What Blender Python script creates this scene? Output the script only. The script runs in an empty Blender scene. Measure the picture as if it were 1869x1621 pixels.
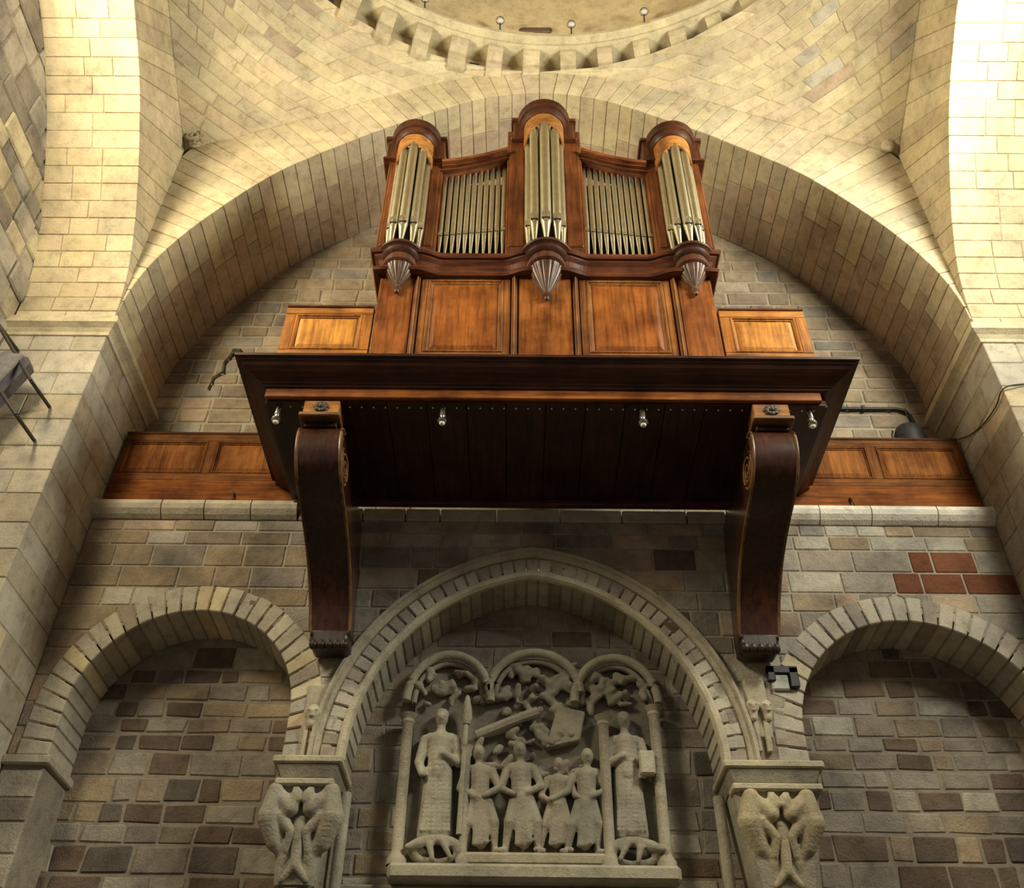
import bpy, bmesh, math, random
from math import sin, cos, pi, radians, sqrt, atan2
from mathutils import Vector, Matrix, noise

rnd = random.Random(7)
scn = bpy.context.scene
C = scn.collection

# ------------------------------------------------------------------ camera
cam_d = bpy.data.cameras.new('camera'); cam = bpy.data.objects.new('camera', cam_d); C.objects.link(cam)
cam_d.sensor_width = 36.0; cam_d.sensor_fit = 'HORIZONTAL'; cam_d.lens = 36.0*1764.65/1869
PITCH, YAW, ROLL = 0.71255, -0.01025, 0.01506
_r = Vector((cos(YAW), -sin(YAW), 0)); _f = Vector((sin(YAW)*cos(PITCH), cos(YAW)*cos(PITCH), sin(PITCH)))
_u = Vector((-sin(YAW)*sin(PITCH), -cos(YAW)*sin(PITCH), cos(PITCH)))
_R = _r*cos(ROLL)+_u*sin(ROLL); _U = -_r*sin(ROLL)+_u*cos(ROLL)
M = Matrix(((_R.x, _U.x, -_f.x, -0.242), (_R.y, _U.y, -_f.y, 0), (_R.z, _U.z, -_f.z, 1.6), (0, 0, 0, 1)))
cam.matrix_world = M
cam_d.clip_end = 200
scn.camera = cam

# ------------------------------------------------------------------ light
world = bpy.data.worlds.new('world'); scn.world = world; world.use_nodes = True
bg = world.node_tree.nodes['Background']; bg.inputs[0].default_value = (1.0, 0.93, 0.86, 1); bg.inputs[1].default_value = 0.17

def area(name, loc, direction, sx, sy, power, col):
    l = bpy.data.lights.new(name, 'AREA'); l.shape = 'RECTANGLE'; l.size = sx; l.size_y = sy; l.energy = power; l.color = col
    o = bpy.data.objects.new(name, l); C.objects.link(o); o.location = loc
    o.rotation_euler = Vector(direction).to_track_quat('-Z', 'Z').to_euler()
    return o
# daylight in the two tall side windows of the bay
area('window_daylight_left', (-6.08, 3.2, 10.9), (.82, .57, 0), 1.8, 2.9, 860, (1.0, 0.87, 0.60))
area('window_daylight_right', (5.92, 3.2, 10.9), (-.82, .57, 0), 1.8, 2.9, 1020, (1.0, 0.97, 0.80))

vs = scn.view_settings
vs.view_transform = 'Standard'; vs.look = 'None'; vs.exposure = 0.0; vs.gamma = 1.0; vs.use_curve_mapping = False

# ------------------------------------------------------------------ materials
def nodes_of(name):
    m = bpy.data.materials.new(name); m.use_nodes = True
    nt = m.node_tree; b = nt.nodes['Principled BSDF']
    return m, nt, b
def N(nt, t, **kw):
    n = nt.nodes.new(t)
    for k, v in kw.items(): setattr(n, k, v)
    return n
def coords(nt, scale=(1, 1, 1)):
    tc = N(nt, 'ShaderNodeTexCoord'); mp = N(nt, 'ShaderNodeMapping'); mp.inputs['Scale'].default_value = scale
    nt.links.new(tc.outputs['Object'], mp.inputs['Vector']); return mp.outputs['Vector']
def noise_n(nt, vec, scale, detail=4, rough=0.6):
    n = N(nt, 'ShaderNodeTexNoise'); n.inputs['Scale'].default_value = scale; n.inputs['Detail'].default_value = detail
    n.inputs['Roughness'].default_value = rough; nt.links.new(vec, n.inputs['Vector']); return n.outputs['Fac']
def ramp(nt, fac, stops):
    r = N(nt, 'ShaderNodeValToRGB'); e = r.color_ramp.elements
    while len(e) < len(stops): e.new(0.5)
    for el, (p, c) in zip(e, stops): el.position = p; el.color = (*c, 1) if len(c) == 3 else c
    nt.links.new(fac, r.inputs['Fac']); return r.outputs['Color']
def mix(nt, kind, fac, a, b):
    m = N(nt, 'ShaderNodeMix', data_type='RGBA', blend_type=kind)
    for i, v in ((0, fac), (6, a), (7, b)):
        if hasattr(v, 'links') or hasattr(v, 'is_linked'): nt.links.new(v, m.inputs[i])
        else: m.inputs[i].default_value = v if i == 0 else (*v, 1)
    return m.outputs[2]
def bump(nt, b, h, strength, dist):
    bm = N(nt, 'ShaderNodeBump'); bm.inputs['Strength'].default_value = strength; bm.inputs['Distance'].default_value = dist
    nt.links.new(h, bm.inputs['Height']); nt.links.new(bm.outputs['Normal'], b.inputs['Normal'])

def stone_mat(name, grime=0.35, rough_bump=0.5):
    m, nt, b = nodes_of(name)
    v = coords(nt); oi = N(nt, 'ShaderNodeObjectInfo')
    big = noise_n(nt, v, 1.3, 5); mid = noise_n(nt, v, 7.0, 5, .7); fine = noise_n(nt, v, 45, 4, .7)
    g = ramp(nt, big, [(.30, (1-grime, 1-grime, 1-grime*.95)), (.62, (1.06, 1.05, 1.02))])
    g2 = ramp(nt, mid, [(.28, (.70, .68, .66)), (.5, (1, 1, 1)), (.75, (1.12, 1.12, 1.12))])
    g3 = ramp(nt, fine, [(.3, (.88, .88, .88)), (.7, (1.08, 1.08, 1.08))])
    c = mix(nt, 'MULTIPLY', 1.0, oi.outputs['Color'], g); c = mix(nt, 'MULTIPLY', 1.0, c, g2); c = mix(nt, 'MULTIPLY', .8, c, g3)
    nt.links.new(c, b.inputs['Base Color']); b.inputs['Roughness'].default_value = .93; b.inputs['Specular IOR Level'].default_value = .15
    h = N(nt, 'ShaderNodeMath', operation='ADD'); nt.links.new(mid, h.inputs[0]); nt.links.new(fine, h.inputs[1])
    bump(nt, b, h.outputs[0], rough_bump, .03)
    return m
def wood_mat(name, scale, rough=.40, coat=.06):
    m, nt, b = nodes_of(name)
    v = coords(nt, scale); oi = N(nt, 'ShaderNodeObjectInfo')
    n1 = noise_n(nt, v, 1.0, 6, .65); v2 = coords(nt); n2 = noise_n(nt, v2, 2.6, 4)
    g = ramp(nt, n1, [(.30, (.40, .34, .30)), (.5, (.88, .86, .84)), (.68, (1.30, 1.22, 1.05))])
    g2 = ramp(nt, n2, [(.32, (.45, .36, .32)), (.62, (1.05, 1.05, 1.05))])
    c = mix(nt, 'MULTIPLY', 1.0, oi.outputs['Color'], g); c = mix(nt, 'MULTIPLY', 1.0, c, g2)
    nt.links.new(c, b.inputs['Base Color']); b.inputs['Roughness'].default_value = rough
    b.inputs['Specular IOR Level'].default_value = .30; b.inputs['Coat Weight'].default_value = coat; b.inputs['Coat Roughness'].default_value = .25
    bump(nt, b, n1, .12, .01)
    return m
def plain_mat(name, rough=.5, metal=0.0, var=.2, sc=20):
    m, nt, b = nodes_of(name)
    v = coords(nt); oi = N(nt, 'ShaderNodeObjectInfo'); n = noise_n(nt, v, sc, 4)
    g = ramp(nt, n, [(.3, (1-var,)*3), (.7, (1+var*.5,)*3)])
    c = mix(nt, 'MULTIPLY', 1.0, oi.outputs['Color'], g)
    nt.links.new(c, b.inputs['Base Color']); b.inputs['Roughness'].default_value = rough; b.inputs['Metallic'].default_value = metal
    return m
STONE = stone_mat('limestone', .30, .35)
RUBBLE = stone_mat('weathered_stone', .58, .6)
CARVED = stone_mat('carved_stone', .38, .45)
MORTAR = stone_mat('mortar', .25, .3)
PLASTER = stone_mat('dome_plaster', .25, .15)
WOODV = wood_mat('wood_upright_grain', (26, 26, 1.8))
WOODH = wood_mat('wood_level_grain', (1.8, 26, 26))
WOODM = wood_mat('wood_matt_upright', (26, 26, 1.8), .65, 0.0); WOODN = wood_mat('wood_matt_level', (1.8, 26, 26), .65, 0.0)
for m_ in (WOODM, WOODN): m_.node_tree.nodes['Principled BSDF'].inputs['Specular IOR Level'].default_value = .08
WOODG = wood_mat('wood_varnished', (26, 26, 1.8), .24, .5)
WOODD = wood_mat('wood_depth_grain', (26, 1.8, 26))
TIN = plain_mat('pipe_tin', .34, 1.0, .12, 9)
IRON = plain_mat('dark_iron', .55, .3, .3)
CHROME = plain_mat('chrome', .18, 1.0, .05)
GLASSY = plain_mat('lamp_glass', .08, .0, .05)
BRASS = plain_mat('brass_tack', .25, 1.0, .05)

# ------------------------------------------------------------------ builders
def link(name, me, mat=None, parent=None, color=(1, 1, 1), smooth=False):
    o = bpy.data.objects.new(name, me); C.objects.link(o)
    if mat: me.materials.append(mat)
    o.color = (*color[:3], 1)
    if smooth:
        for p in me.polygons: p.use_smooth = True
    if parent is not None:
        o.parent = parent
        if parent.type == 'EMPTY': o.matrix_parent_inverse = Matrix.Translation(-Vector(parent.location))
    return o
def raw(name, vs_, fs_, mat, parent=None, color=(1, 1, 1), smooth=False):
    me = bpy.data.meshes.new(name); me.from_pydata([tuple(v) for v in vs_], [], fs_); me.update()
    return link(name, me, mat, parent, color, smooth)
def tag(o, label=None, cat=None, group=None, kind=None):
    if label: o['label'] = label
    if cat: o['category'] = cat
    if group: o['group'] = group
    if kind: o['kind'] = kind
    return o
def thing(name, loc, label, cat, group=None, kind=None):
    o = bpy.data.objects.new(name, None); C.objects.link(o); o.location = loc; o.empty_display_size = .1
    return tag(o, label, cat, group, kind)

class MB:
    def __init__(s): s.v = []; s.f = []
    def add(s, v, f):
        k = len(s.v); s.v += [tuple(p) for p in v]; s.f += [tuple(i+k for i in q) for q in f]; return s
    def hexa(s, p, bev=.01):
        """p: 8 corners, index = a + 2b + 4c; chamfered block"""
        p = [Vector(q) for q in p]; vid = {}; vs_ = []
        for i in range(8):
            for ax in range(3):           # vertex lying on the face normal to ax
                q = p[i].copy()
                for e in range(3):
                    if e == ax: continue
                    d = p[i ^ (1 << e)]-p[i]; L = d.length
                    if L > 1e-6: q += d*(min(bev, L*.3)/L)
                vid[(i, ax)] = len(vs_); vs_.append(q)
        fs = []
        for ax in range(3):
            b, c = [e for e in range(3) if e != ax]
            for s_ in (0, 1):
                o = s_ << ax; q = [o, o | 1 << b, o | 1 << b | 1 << c, o | 1 << c]
                fs.append([vid[(i, ax)] for i in q])
            for sb in (0, 1):
                for sc in (0, 1):
                    i = (sb << b) | (sc << c); j = i | 1 << ax
                    fs.append([vid[(i, b)], vid[(j, b)], vid[(j, c)], vid[(i, c)]])
        for i in range(8): fs.append([vid[(i, 0)], vid[(i, 1)], vid[(i, 2)]])
        cen = sum(p, Vector())/8; out = []
        for f in fs:
            a, b, c = vs_[f[0]], vs_[f[1]], vs_[f[2]]; n = (b-a).cross(c-a)
            m = sum((vs_[i] for i in f), Vector())/len(f)
            out.append(f if n.dot(m-cen) > 0 else f[::-1])
        return s.add(vs_, out)
    def box(s, x0, x1, y0, y1, z0, z1, bev=.006):
        return s.hexa([(x1 if i & 1 else x0, y1 if i & 2 else y0, z1 if i & 4 else z0) for i in range(8)], bev)
    def lathe(s, prof, cx, cy, seg=32, a0=0, a1=2*pi, flute=0, fdepth=0, frange=None):
        """prof list of (r,z)"""
        full = abs(a1-a0-2*pi) < 1e-6; n = seg if full else seg+1; vs_ = []; fs = []
        for (r, z) in prof:
            for k in range(n):
                a = a0+(a1-a0)*k/seg; rr = r
                if flute and frange[0] <= z <= frange[1]: rr = r*(1-fdepth*(.5+.5*cos(a*flute)))
                vs_.append((cx+rr*cos(a), cy+rr*sin(a), z))
        for i in range(len(prof)-1):
            for k in range(seg):
                k2 = (k+1) % n
                fs.append((i*n+k, i*n+k2, (i+1)*n+k2, (i+1)*n+k))
        return s.add(vs_, fs)
    def tube(s, pts, r, seg=10, r1=None):
        pts = [Vector(p) for p in pts]; n = len(pts); vs_ = []; fs = []
        for i, p in enumerate(pts):
            t = (pts[min(i+1, n-1)]-pts[max(i-1, 0)]).normalized()
            up = Vector((0, 0, 1)) if abs(t.z) < .95 else Vector((0, 1, 0))
            a = t.cross(up).normalized(); b = t.cross(a)
            rr = r if r1 is None else r+(r1-r)*i/(n-1)
            for k in range(seg):
                w = 2*pi*k/seg; vs_.append(p+a*rr*cos(w)+b*rr*sin(w))
        for i in range(n-1):
            for k in range(seg):
                k2 = (k+1) % seg; fs.append((i*seg+k, i*seg+k2, (i+1)*seg+k2, (i+1)*seg+k))
        fs.append(tuple(range(seg))[::-1]); fs.append(tuple(range((n-1)*seg, n*seg)))
        return s.add(vs_, fs)
    def sweep(s, path, prof, closed=True, outward=1):
        """path: list of (x,y); prof: list of (o,z) offsets to the right of the path; mitred"""
        P = [Vector((p[0], p[1])) for p in path]; n = len(P); m = len(prof); vs_ = []; fs = []
        for i in range(n):
            d0 = (P[i]-P[i-1]).normalized() if i > 0 else (P[1]-P[0]).normalized()
            d1 = (P[i+1]-P[i]).normalized() if i < n-1 else d0
            n0 = Vector((d0.y, -d0.x))*outward; n1 = Vector((d1.y, -d1.x))*outward
            mn = (n0+n1); L = mn.length
            mn = n0 if L < 1e-4 else mn/L; k = 1/max(.35, mn.dot(n0))
            for (o, z) in prof: vs_.append((P[i].x+mn.x*o*k, P[i].y+mn.y*o*k, z))
        for i in range(n-1):
            for j in range(m if closed else m-1):
                j2 = (j+1) % m; fs.append((i*m+j, i*m+j2, (i+1)*m+j2, (i+1)*m+j))
        if closed: fs.append(tuple(range(m))[::-1]); fs.append(tuple(range((n-1)*m, n*m)))
        return s.add(vs_, fs)
    def sphere(s, c, r, seg=12, rings=8, sc=(1, 1, 1)):
        vs_ = []; fs = []
        for i in range(rings+1):
            t = pi*i/rings
            for k in range(seg):
                a = 2*pi*k/seg; vs_.append((c[0]+r*sc[0]*sin(t)*cos(a), c[1]+r*sc[1]*sin(t)*sin(a), c[2]+r*sc[2]*cos(t)))
        for i in range(rings):
            for k in range(seg):
                k2 = (k+1) % seg; fs.append((i*seg+k, (i+1)*seg+k, (i+1)*seg+k2, i*seg+k2))
        return s.add(vs_, fs)
    def build(s, name, mat, parent=None, color=(1, 1, 1), smooth=False, fix=True):
        o = raw(name, s.v, s.f, mat, parent, color, smooth)
        if fix:
            bm = bmesh.new(); bm.from_mesh(o.data); bmesh.ops.remove_doubles(bm, verts=bm.verts, dist=1e-5)
            bmesh.ops.recalc_face_normals(bm, faces=bm.faces); bm.to_mesh(o.data); bm.free()
            if smooth:
                for p in o.data.polygons: p.use_smooth = True
                try: o.data.set_sharp_from_angle(angle=radians(38))
                except Exception: pass
        return o

def jig(c, a=.06, warm=.02):
    k = 1+rnd.uniform(-a, a); w = rnd.uniform(-warm, warm)
    return (c[0]*k*(1+w), c[1]*k, c[2]*k*(1-w))
def stone(parent, pts, col, mat=None, gap=.010, bev=.012, name='stone'):
    """pts 8 corners (a: along, b: height, c: depth); shrinks along a and b by the joint"""
    p = [Vector(q) for q in pts]; q = [v.copy() for v in p]
    for i in range(8):
        for e in (0, 1):
            d = p[i ^ (1 << e)]-p[i]; L = d.length
            if L > 1e-6: q[i] += d*(min(gap*.5, L*.2)/L)
    mb = MB().hexa(q, bev); return raw(name, mb.v, mb.f, mat or STONE, parent, col)
def patch(parent, quad, surf, col, mat=None, proud=.006, thick=.06, jit=0, **kw):
    """quad: (u0,v0),(u1,v0'),(u0',v1),(u1',v1) -> corners ; surf(u,v,n)"""
    if jit: quad = [(u+rnd.uniform(-jit, jit), v+rnd.uniform(-jit, jit)*.7) for (u, v) in quad]
    p8 = [surf(u, v, -thick) for (u, v) in quad]+[surf(u, v, proud+rnd.uniform(-.003, .004)) for (u, v) in quad]
    return stone(parent, p8, col, mat, **kw)
def splits(a, b, wmin, wmax):
    """cut the interval a..b into stones"""
    L = b-a
    if L <= wmax: return [(a, b)]
    out = [a]; x = a
    while b-x > wmax:
        w = rnd.uniform(wmin, wmax)
        if b-x-w < wmin*.7: w = (b-x)*.5
        x += w; out.append(x)
    out.append(b); return list(zip(out[:-1], out[1:]))

# palettes (linear albedo)
CREAM = [(.62, .53, .34), (.60, .50, .33), (.66, .57, .38), (.56, .48, .33), (.63, .52, .36)]
PINKISH = [(.49, .375, .265), (.47, .36, .26), (.51, .39, .275), (.46, .365, .27), (.485, .385, .28)]
GREYB = [(.36, .315, .26), (.33, .295, .25), (.39, .35, .29), (.31, .275, .23), (.345, .295, .245)]
PALE = [(.49, .445, .365), (.46, .42, .35), (.52, .475, .39)]
PIERB = [(.44, .385, .29), (.42, .365, .28), (.46, .40, .30)]
BROWN = [(.36, .29, .20), (.32, .26, .18), (.40, .32, .22), (.34, .27, .20)]
DARK = [(.185, .135, .105), (.165, .125, .095), (.21, .155, .115), (.16, .135, .115)]
REDB = [(.19, .075, .04), (.21, .085, .045), (.165, .07, .04)]
def pick(*pal):
    """pal: (palette, weight) pairs"""
    t = rnd.random()*sum(w for _, w in pal)
    for p, w in pal:
        t -= w
        if t <= 0: return jig(rnd.choice(p))
    return jig(rnd.choice(pal[0][0]))

# ------------------------------------------------------------------ geometry of the bay
R = 4.7; Y1 = 7.12; YC = 2.42; YU = 8.6; YL = 8.15; YB = 8.7; ZS = 9.42; XW = 5.8
def interp(tab, x):
    if x <= tab[0][0]: return tab[0][1]
    for (a, b), (c, d) in zip(tab, tab[1:]):
        if x <= c: return b+(d-b)*(x-a)/(c-a)
    return tab[-1][1]
def smooth_curve(pts, n):
    """Catmull-Rom through pts, resampled to n equal lengths"""
    P = [Vector(p) for p in pts]; P = [P[0]*2-P[1]]+P+[P[-1]*2-P[-2]]; out = []
    for i in range(1, len(P)-2):
        for k in range(12):
            t = k/12; a, b, c, d = P[i-1], P[i], P[i+1], P[i+2]
            out.append(.5*((2*b)+(c-a)*t+(2*a-5*b+4*c-d)*t*t+(3*b-a-3*c+d)*t**3))
    out.append(P[-2]); return resample(out, n)
def resample(out, n):
    L = [0]
    for a, b in zip(out, out[1:]): L.append(L[-1]+(b-a).length)
    res = []; j = 0
    for k in range(n+1):
        s = L[-1]*k/n
        while j < len(L)-2 and L[j+1] < s: j += 1
        t = (s-L[j])/max(1e-9, L[j+1]-L[j]); res.append(out[j].lerp(out[j+1], min(1, max(0, t))))
    return res
# half profiles in (half width, height above spring)
INTR = [(4.7, 0), (4.66, .55), (4.52, 1.1), (4.23, 1.72), (3.78, 2.42), (3.36, 2.95), (2.95, 3.32), (2.55, 3.64), (2.1, 3.98), (1.04, 4.66), (0.5, 4.86), (0, 4.94)]
EXTR = [(4.7, 3.42), (4.3, 3.60), (3.88, 3.82), (3.42, 4.08), (2.8, 4.42), (2.35, 4.70), (1.38, 5.20), (.6, 5.44), (0, 5.50)]
EXC = smooth_curve([(x, z, 0) for x, z in EXTR], 80)
def ext_half(h):
    """extrados half width at height h above spring"""
    if h <= 3.42: return R
    for a, b in zip(EXC, EXC[1:]):
        if a.y <= h <= b.y: return a.x+(b.x-a.x)*(h-a.y)/max(1e-6, b.y-a.y)
    return 0.0
def arch_points(nv, zscale=1.0):
    """joint points on the intrados, from left spring over the crown, with outward hits on the extrados"""
    half = [Vector((x, z*zscale, 0)) for x, z in INTR]
    full = [Vector((-p.x, p.y, 0)) for p in half]+[p.copy() for p in half[-2::-1]]
    pts = smooth_curve([tuple(p) for p in full], nv)
    ext = []
    for i, p in enumerate(pts):
        t = (pts[min(i+1, nv)]-pts[max(0, i-1)]).normalized(); n = Vector((-t.y, t.x, 0))
        d = .1
        while d < 4:
            q = p+n*d
            if abs(q.x) >= R or abs(q.x) >= ext_half(q.y) and q.y > 3.42: break
            if q.y >= 5.5: break
            d += .01
        ext.append(p+n*d)
    return pts, ext

# ---- floor
mb = MB(); mb.add([(-5.8, -9, 0), (5.8, -9, 0), (5.8, 8.7, 0), (-5.8, 8.7, 0)], [(0, 1, 2, 3)])
tag(mb.build('floor', STONE, None, (.20, .18, .15)), 'stone paved church floor below the organ gallery', 'floor', kind='structure')

# ---- big arch in front of the organ wall
def big_arch(name, label, place, nv, zscale, depth, vis, mat_front, pal_front, pal_in, back_len, wmin, wmax):
    """place(u, h, d): u along span, h height, d depth behind the face"""
    root = thing(name, place(0, 0, 0), label, 'arch', kind='structure')
    P, E = arch_points(nv, zscale)
    # mortar core: intrados strip and face strip, slightly set back
    v = []; f = []
    for p, e in zip(P, E):
        n = (e-p).normalized()
        v += [place(p.x+n.x*.006, ZS+p.y+n.y*.006, .006), place(e.x, ZS+e.y, .006), place(p.x+n.x*.006, ZS+p.y+n.y*.006, depth)]
    for i in range(nv):
        a = 3*i; f += [(a, a+3, a+4, a+1), (a, a+2, a+5, a+3)]
    raw('mortar_core', v, f, MORTAR, root, pal_in['mortar'])
    for i in range(nv):
        if not vis(i, nv): continue
        p0, p1, e0, e1 = P[i], P[i+1], E[i], E[i+1]
        col = pick(*pal_front)
        w = rnd.choice((.38, .55, .75)) if depth > 1.2 else rnd.choice((.3, .42, .55))
        pr = rnd.uniform(.0, .008)
        def cor(d, inn):
            out = []
            for (p, e) in ((p0, e0), (p1, e1)):
                n = (e-p).normalized(); q = p-n*inn; out.append((place(q.x, ZS+q.y, d), place(e.x, ZS+e.y, d)))
            return out
        A = cor(-.004-pr, pr); B = cor(w, pr)
        # a: along the arch, b: depth, c: radial
        pts = [A[0][0], A[1][0], B[0][0], B[1][0], A[0][1], A[1][1], B[0][1], B[1][1]]
        stone(root, pts, col, mat_front, gap=.010, bev=.005, name='voussoir')
        for (s0, s1) in splits(w, depth, wmin, wmax):
            pr = rnd.uniform(.0, .008); c2 = pick(*pal_in['stones'])
            q = []
            for (d) in (s0, s1):
                for (p, e) in ((p0, e0), (p1, e1)):
                    n = (e-p).normalized(); q.append((p-n*pr, p+n*.08, d))
            pts = [place(q[0][0].x, ZS+q[0][0].y, s0), place(q[1][0].x, ZS+q[1][0].y, s0), place(q[2][0].x, ZS+q[2][0].y, s1), place(q[3][0].x, ZS+q[3][0].y, s1),
                   place(q[0][1].x, ZS+q[0][1].y, s0), place(q[1][1].x, ZS+q[1][1].y, s0), place(q[2][1].x, ZS+q[2][1].y, s1), place(q[3][1].x, ZS+q[3][1].y, s1)]
            stone(root, pts, c2, mat_front, gap=.009, bev=.005)
    return root
back_in = {'mortar': (.36, .29, .20), 'stones': [(PINKISH, 1)]}
arch_back = big_arch('arch_back', 'broad pointed stone arch framing the organ wall', lambda u, h, d: Vector((u, Y1+d, h)), 74, 1.0, YU-Y1,
                     lambda i, n: True, STONE, [(CREAM, 1)], back_in, 1.5, .40, .95)
side_in = {'mortar': (.46, .39, .26), 'stones': [(CREAM, 1)]}
arch_left = big_arch('arch_left', 'side arch of pale coursed stone beside the sunlit left window', lambda u, h, d: Vector((-R-d, YC-u, h)), 66, .90, XW-R,
                     lambda i, n: i < 31, STONE, [(CREAM, 1)], side_in, 1.1, .30, .62)
arch_right = big_arch('arch_right', 'side arch of pale coursed stone beside the bright right window', lambda u, h, d: Vector((R+d, YC-u, h)), 66, .90, XW-R,
                      lambda i, n: i < 31, STONE, [(CREAM, 1)], side_in, 1.1, .30, .62)

# ---- pendentives
def pendentive(side):
    sx = -1 if side == 'left' else 1
    root = thing('pendentive_'+side, (sx*R, Y1, ZS+3.4), 'curved triangular pendentive of coursed stone on the %s of the organ arch' % side, 'vault', kind='structure')
    def surf(t, h, n):
        X = ext_half(h); r = sqrt(X*X+R*R); lo = atan2(X, R)      # azimuth measured from +Y
        hi = pi/2-lo
        a = lo+(hi-lo)*0 + (lo*(1-t)+(pi/2-lo)*t) - lo*1 if False else (pi/2-lo)*(1-t)+lo*t
        # a runs from the side arch (t=0) to the organ arch (t=1), angle from +Y axis towards the side
        a = pi/2-a if False else a
        rr = r-n
        return Vector((sx*rr*sin(a), YC+rr*cos(a), ZS+h))
    # at height h the arc runs between the planes |X| = R and Y = Y1
    def surf2(t, h, n):
        X = ext_half(h); r = sqrt(X*X+R*R)
        a_side = atan2(R, X) if X > 0 else pi/2     # on plane |X|=R : y offset = X
        a_front = atan2(X, R)                       # on plane y=Y1 : |x| = X
        a = a_side+(a_front-a_side)*t; rr = r-n
        return Vector((sx*rr*sin(a), YC+rr*cos(a), ZS+h))
    v = []; f = []; nh, nt = 24, 16
    for i in range(nh+1):
        h = 3.42+(5.5-3.42)*i/nh
        for k in range(nt+1): v.append(surf2(k/nt, h, -.004))
    for i in range(nh):
        for k in range(nt): a = i*(nt+1)+k; f.append((a, a+1, a+nt+2, a+nt+1))
    raw('mortar_core', v, f, MORTAR, root, (.47, .40, .27))
    # courses of about equal height measured on the curved surface
    mids = []; prev = surf2(.5, 3.42, 0); L = [0.0]; hs = [3.42+.01*i for i in range(209)]
    for h in hs[1:]:
        q = surf2(.5, min(h, 5.499), 0); L.append(L[-1]+(q-prev).length); prev = q
    nrow = 17
    cuts = [interp(list(zip(L, hs)), L[-1]*i/nrow) for i in range(nrow+1)]
    for i in range(nrow):
        h0, h1 = cuts[i], min(5.499, cuts[i+1])
        W = (surf2(0, (h0+h1)/2, 0)-surf2(.5, (h0+h1)/2, 0)).length+(surf2(1, (h0+h1)/2, 0)-surf2(.5, (h0+h1)/2, 0)).length
        if W < .12: continue
        for (a, b) in splits(0, W, .30, .68):
            a /= W; b /= W; ja = rnd.uniform(-.004, .004)
            patch(root, [(a, h0), (b, h0), (a, h1), (b, h1)], surf2, pick((CREAM, 8), (PALE, .3), (PINKISH, .5)), STONE, proud=.006, thick=.07, gap=.012, bev=.008)
    return root
pend_l = pendentive('left'); pend_r = pendentive('right')

# ---- corbel ring, cornice and dome
RC = Vector((.2, 2.12)); RR = 5.1
dome = thing('dome', (RC.x, RC.y, 14.9), 'pale plastered dome resting on a ring of stone corbels', 'dome', kind='structure')
mb = MB(); mb.lathe([(RR+.03, 14.80), (RR+.03, 15.32)], RC.x, RC.y, 96); mb.build('ring_wall', STONE, dome, (.50, .41, .27), True)
mb = MB(); mb.lathe([(RR+.2, 15.28), (4.84, 15.28), (4.80, 15.31), (4.80, 15.36), (4.75, 15.38), (4.71, 15.42), (4.71, 15.48), (4.77, 15.50), (5.0, 15.50)], RC.x, RC.y, 128)
mb.build('cornice', STONE, dome, (.62, .54, .36), True)
prof = [(4.90*cos(t), 15.50+5.0*sin(t)) for t in [pi/2*i/20 for i in range(21)]]; prof[-1] = (.001, prof[-1][1])
mb = MB(); mb.lathe(prof, RC.x, RC.y, 64); mb.build('dome_shell', PLASTER, dome, (.62, .50, .30), True)
mb = MB(); mb.lathe([(RR+.05, 14.88), (4.60, 14.88)], RC.x, RC.y, 96)
for k in range(-12, 13):
    a = radians(6.25*k)+.045; d = Vector((sin(a), cos(a), 0)); s = Vector((cos(a), -sin(a), 0)); c0 = Vector((RC.x, RC.y, 0))
    w = .115+rnd.uniform(-.012, .012); mbc = MB()
    def blk(r_in, r_out, z0, z1, cut):
        pr = [(r_out, z0), (r_in+cut, z0), (r_in+cut*.25, z0+(z1-z0)*.35), (r_in, z0+(z1-z0)*.7), (r_in, z1), (r_out, z1)]
        n = len(pr); v = [c0+d*r+s*q+Vector((0, 0, z)) for q in (-w, w) for (r, z) in pr]
        fs = [tuple(range(n)), tuple(range(n, 2*n))[::-1]]+[(i, (i+1) % n, n+(i+1) % n, n+i) for i in range(n)]
        return v, fs
    mbc.add(*blk(4.97, RR+.02, 14.78, 15.04, .09)); mbc.add(*blk(4.84, RR+.02, 15.04, 15.28, .12))
    mbc.build('corbel', STONE, dome, pick((CREAM, 1)))
# squares between the corbels: small dark sockets here and there
for k in (-10, -7, -3, 0, 4, 6):
    a = radians(6.25*(k+.5))+.045; c = Vector((RC.x+sin(a)*(RR-.01), RC.y+cos(a)*(RR-.01), 15.06)); d = Vector((sin(a), cos(a), 0)); s = Vector((cos(a), -sin(a), 0))
    pts = [c+s*(.07 if i & 1 else -.07)+d*(.03 if i & 2 else 0)+Vector((0, 0, .05 if i & 4 else -.05)) for i in range(8)]
    mbc = MB().hexa(pts, .01); mbc.build('socket', IRON, dome, (.03, .03, .05))
# ragged opening in the dome just above the cornice
a = -.055; c = Vector((RC.x+sin(a)*4.88, RC.y+cos(a)*4.88, 15.93))
pts = [c+Vector((.26*(1 if i & 1 else -1), .05 if i & 2 else -.02, (.09 if i & 4 else -.07))) for i in range(8)]
MB().hexa(pts, .03).build('opening', RUBBLE, dome, (.16, .11, .08))

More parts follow.
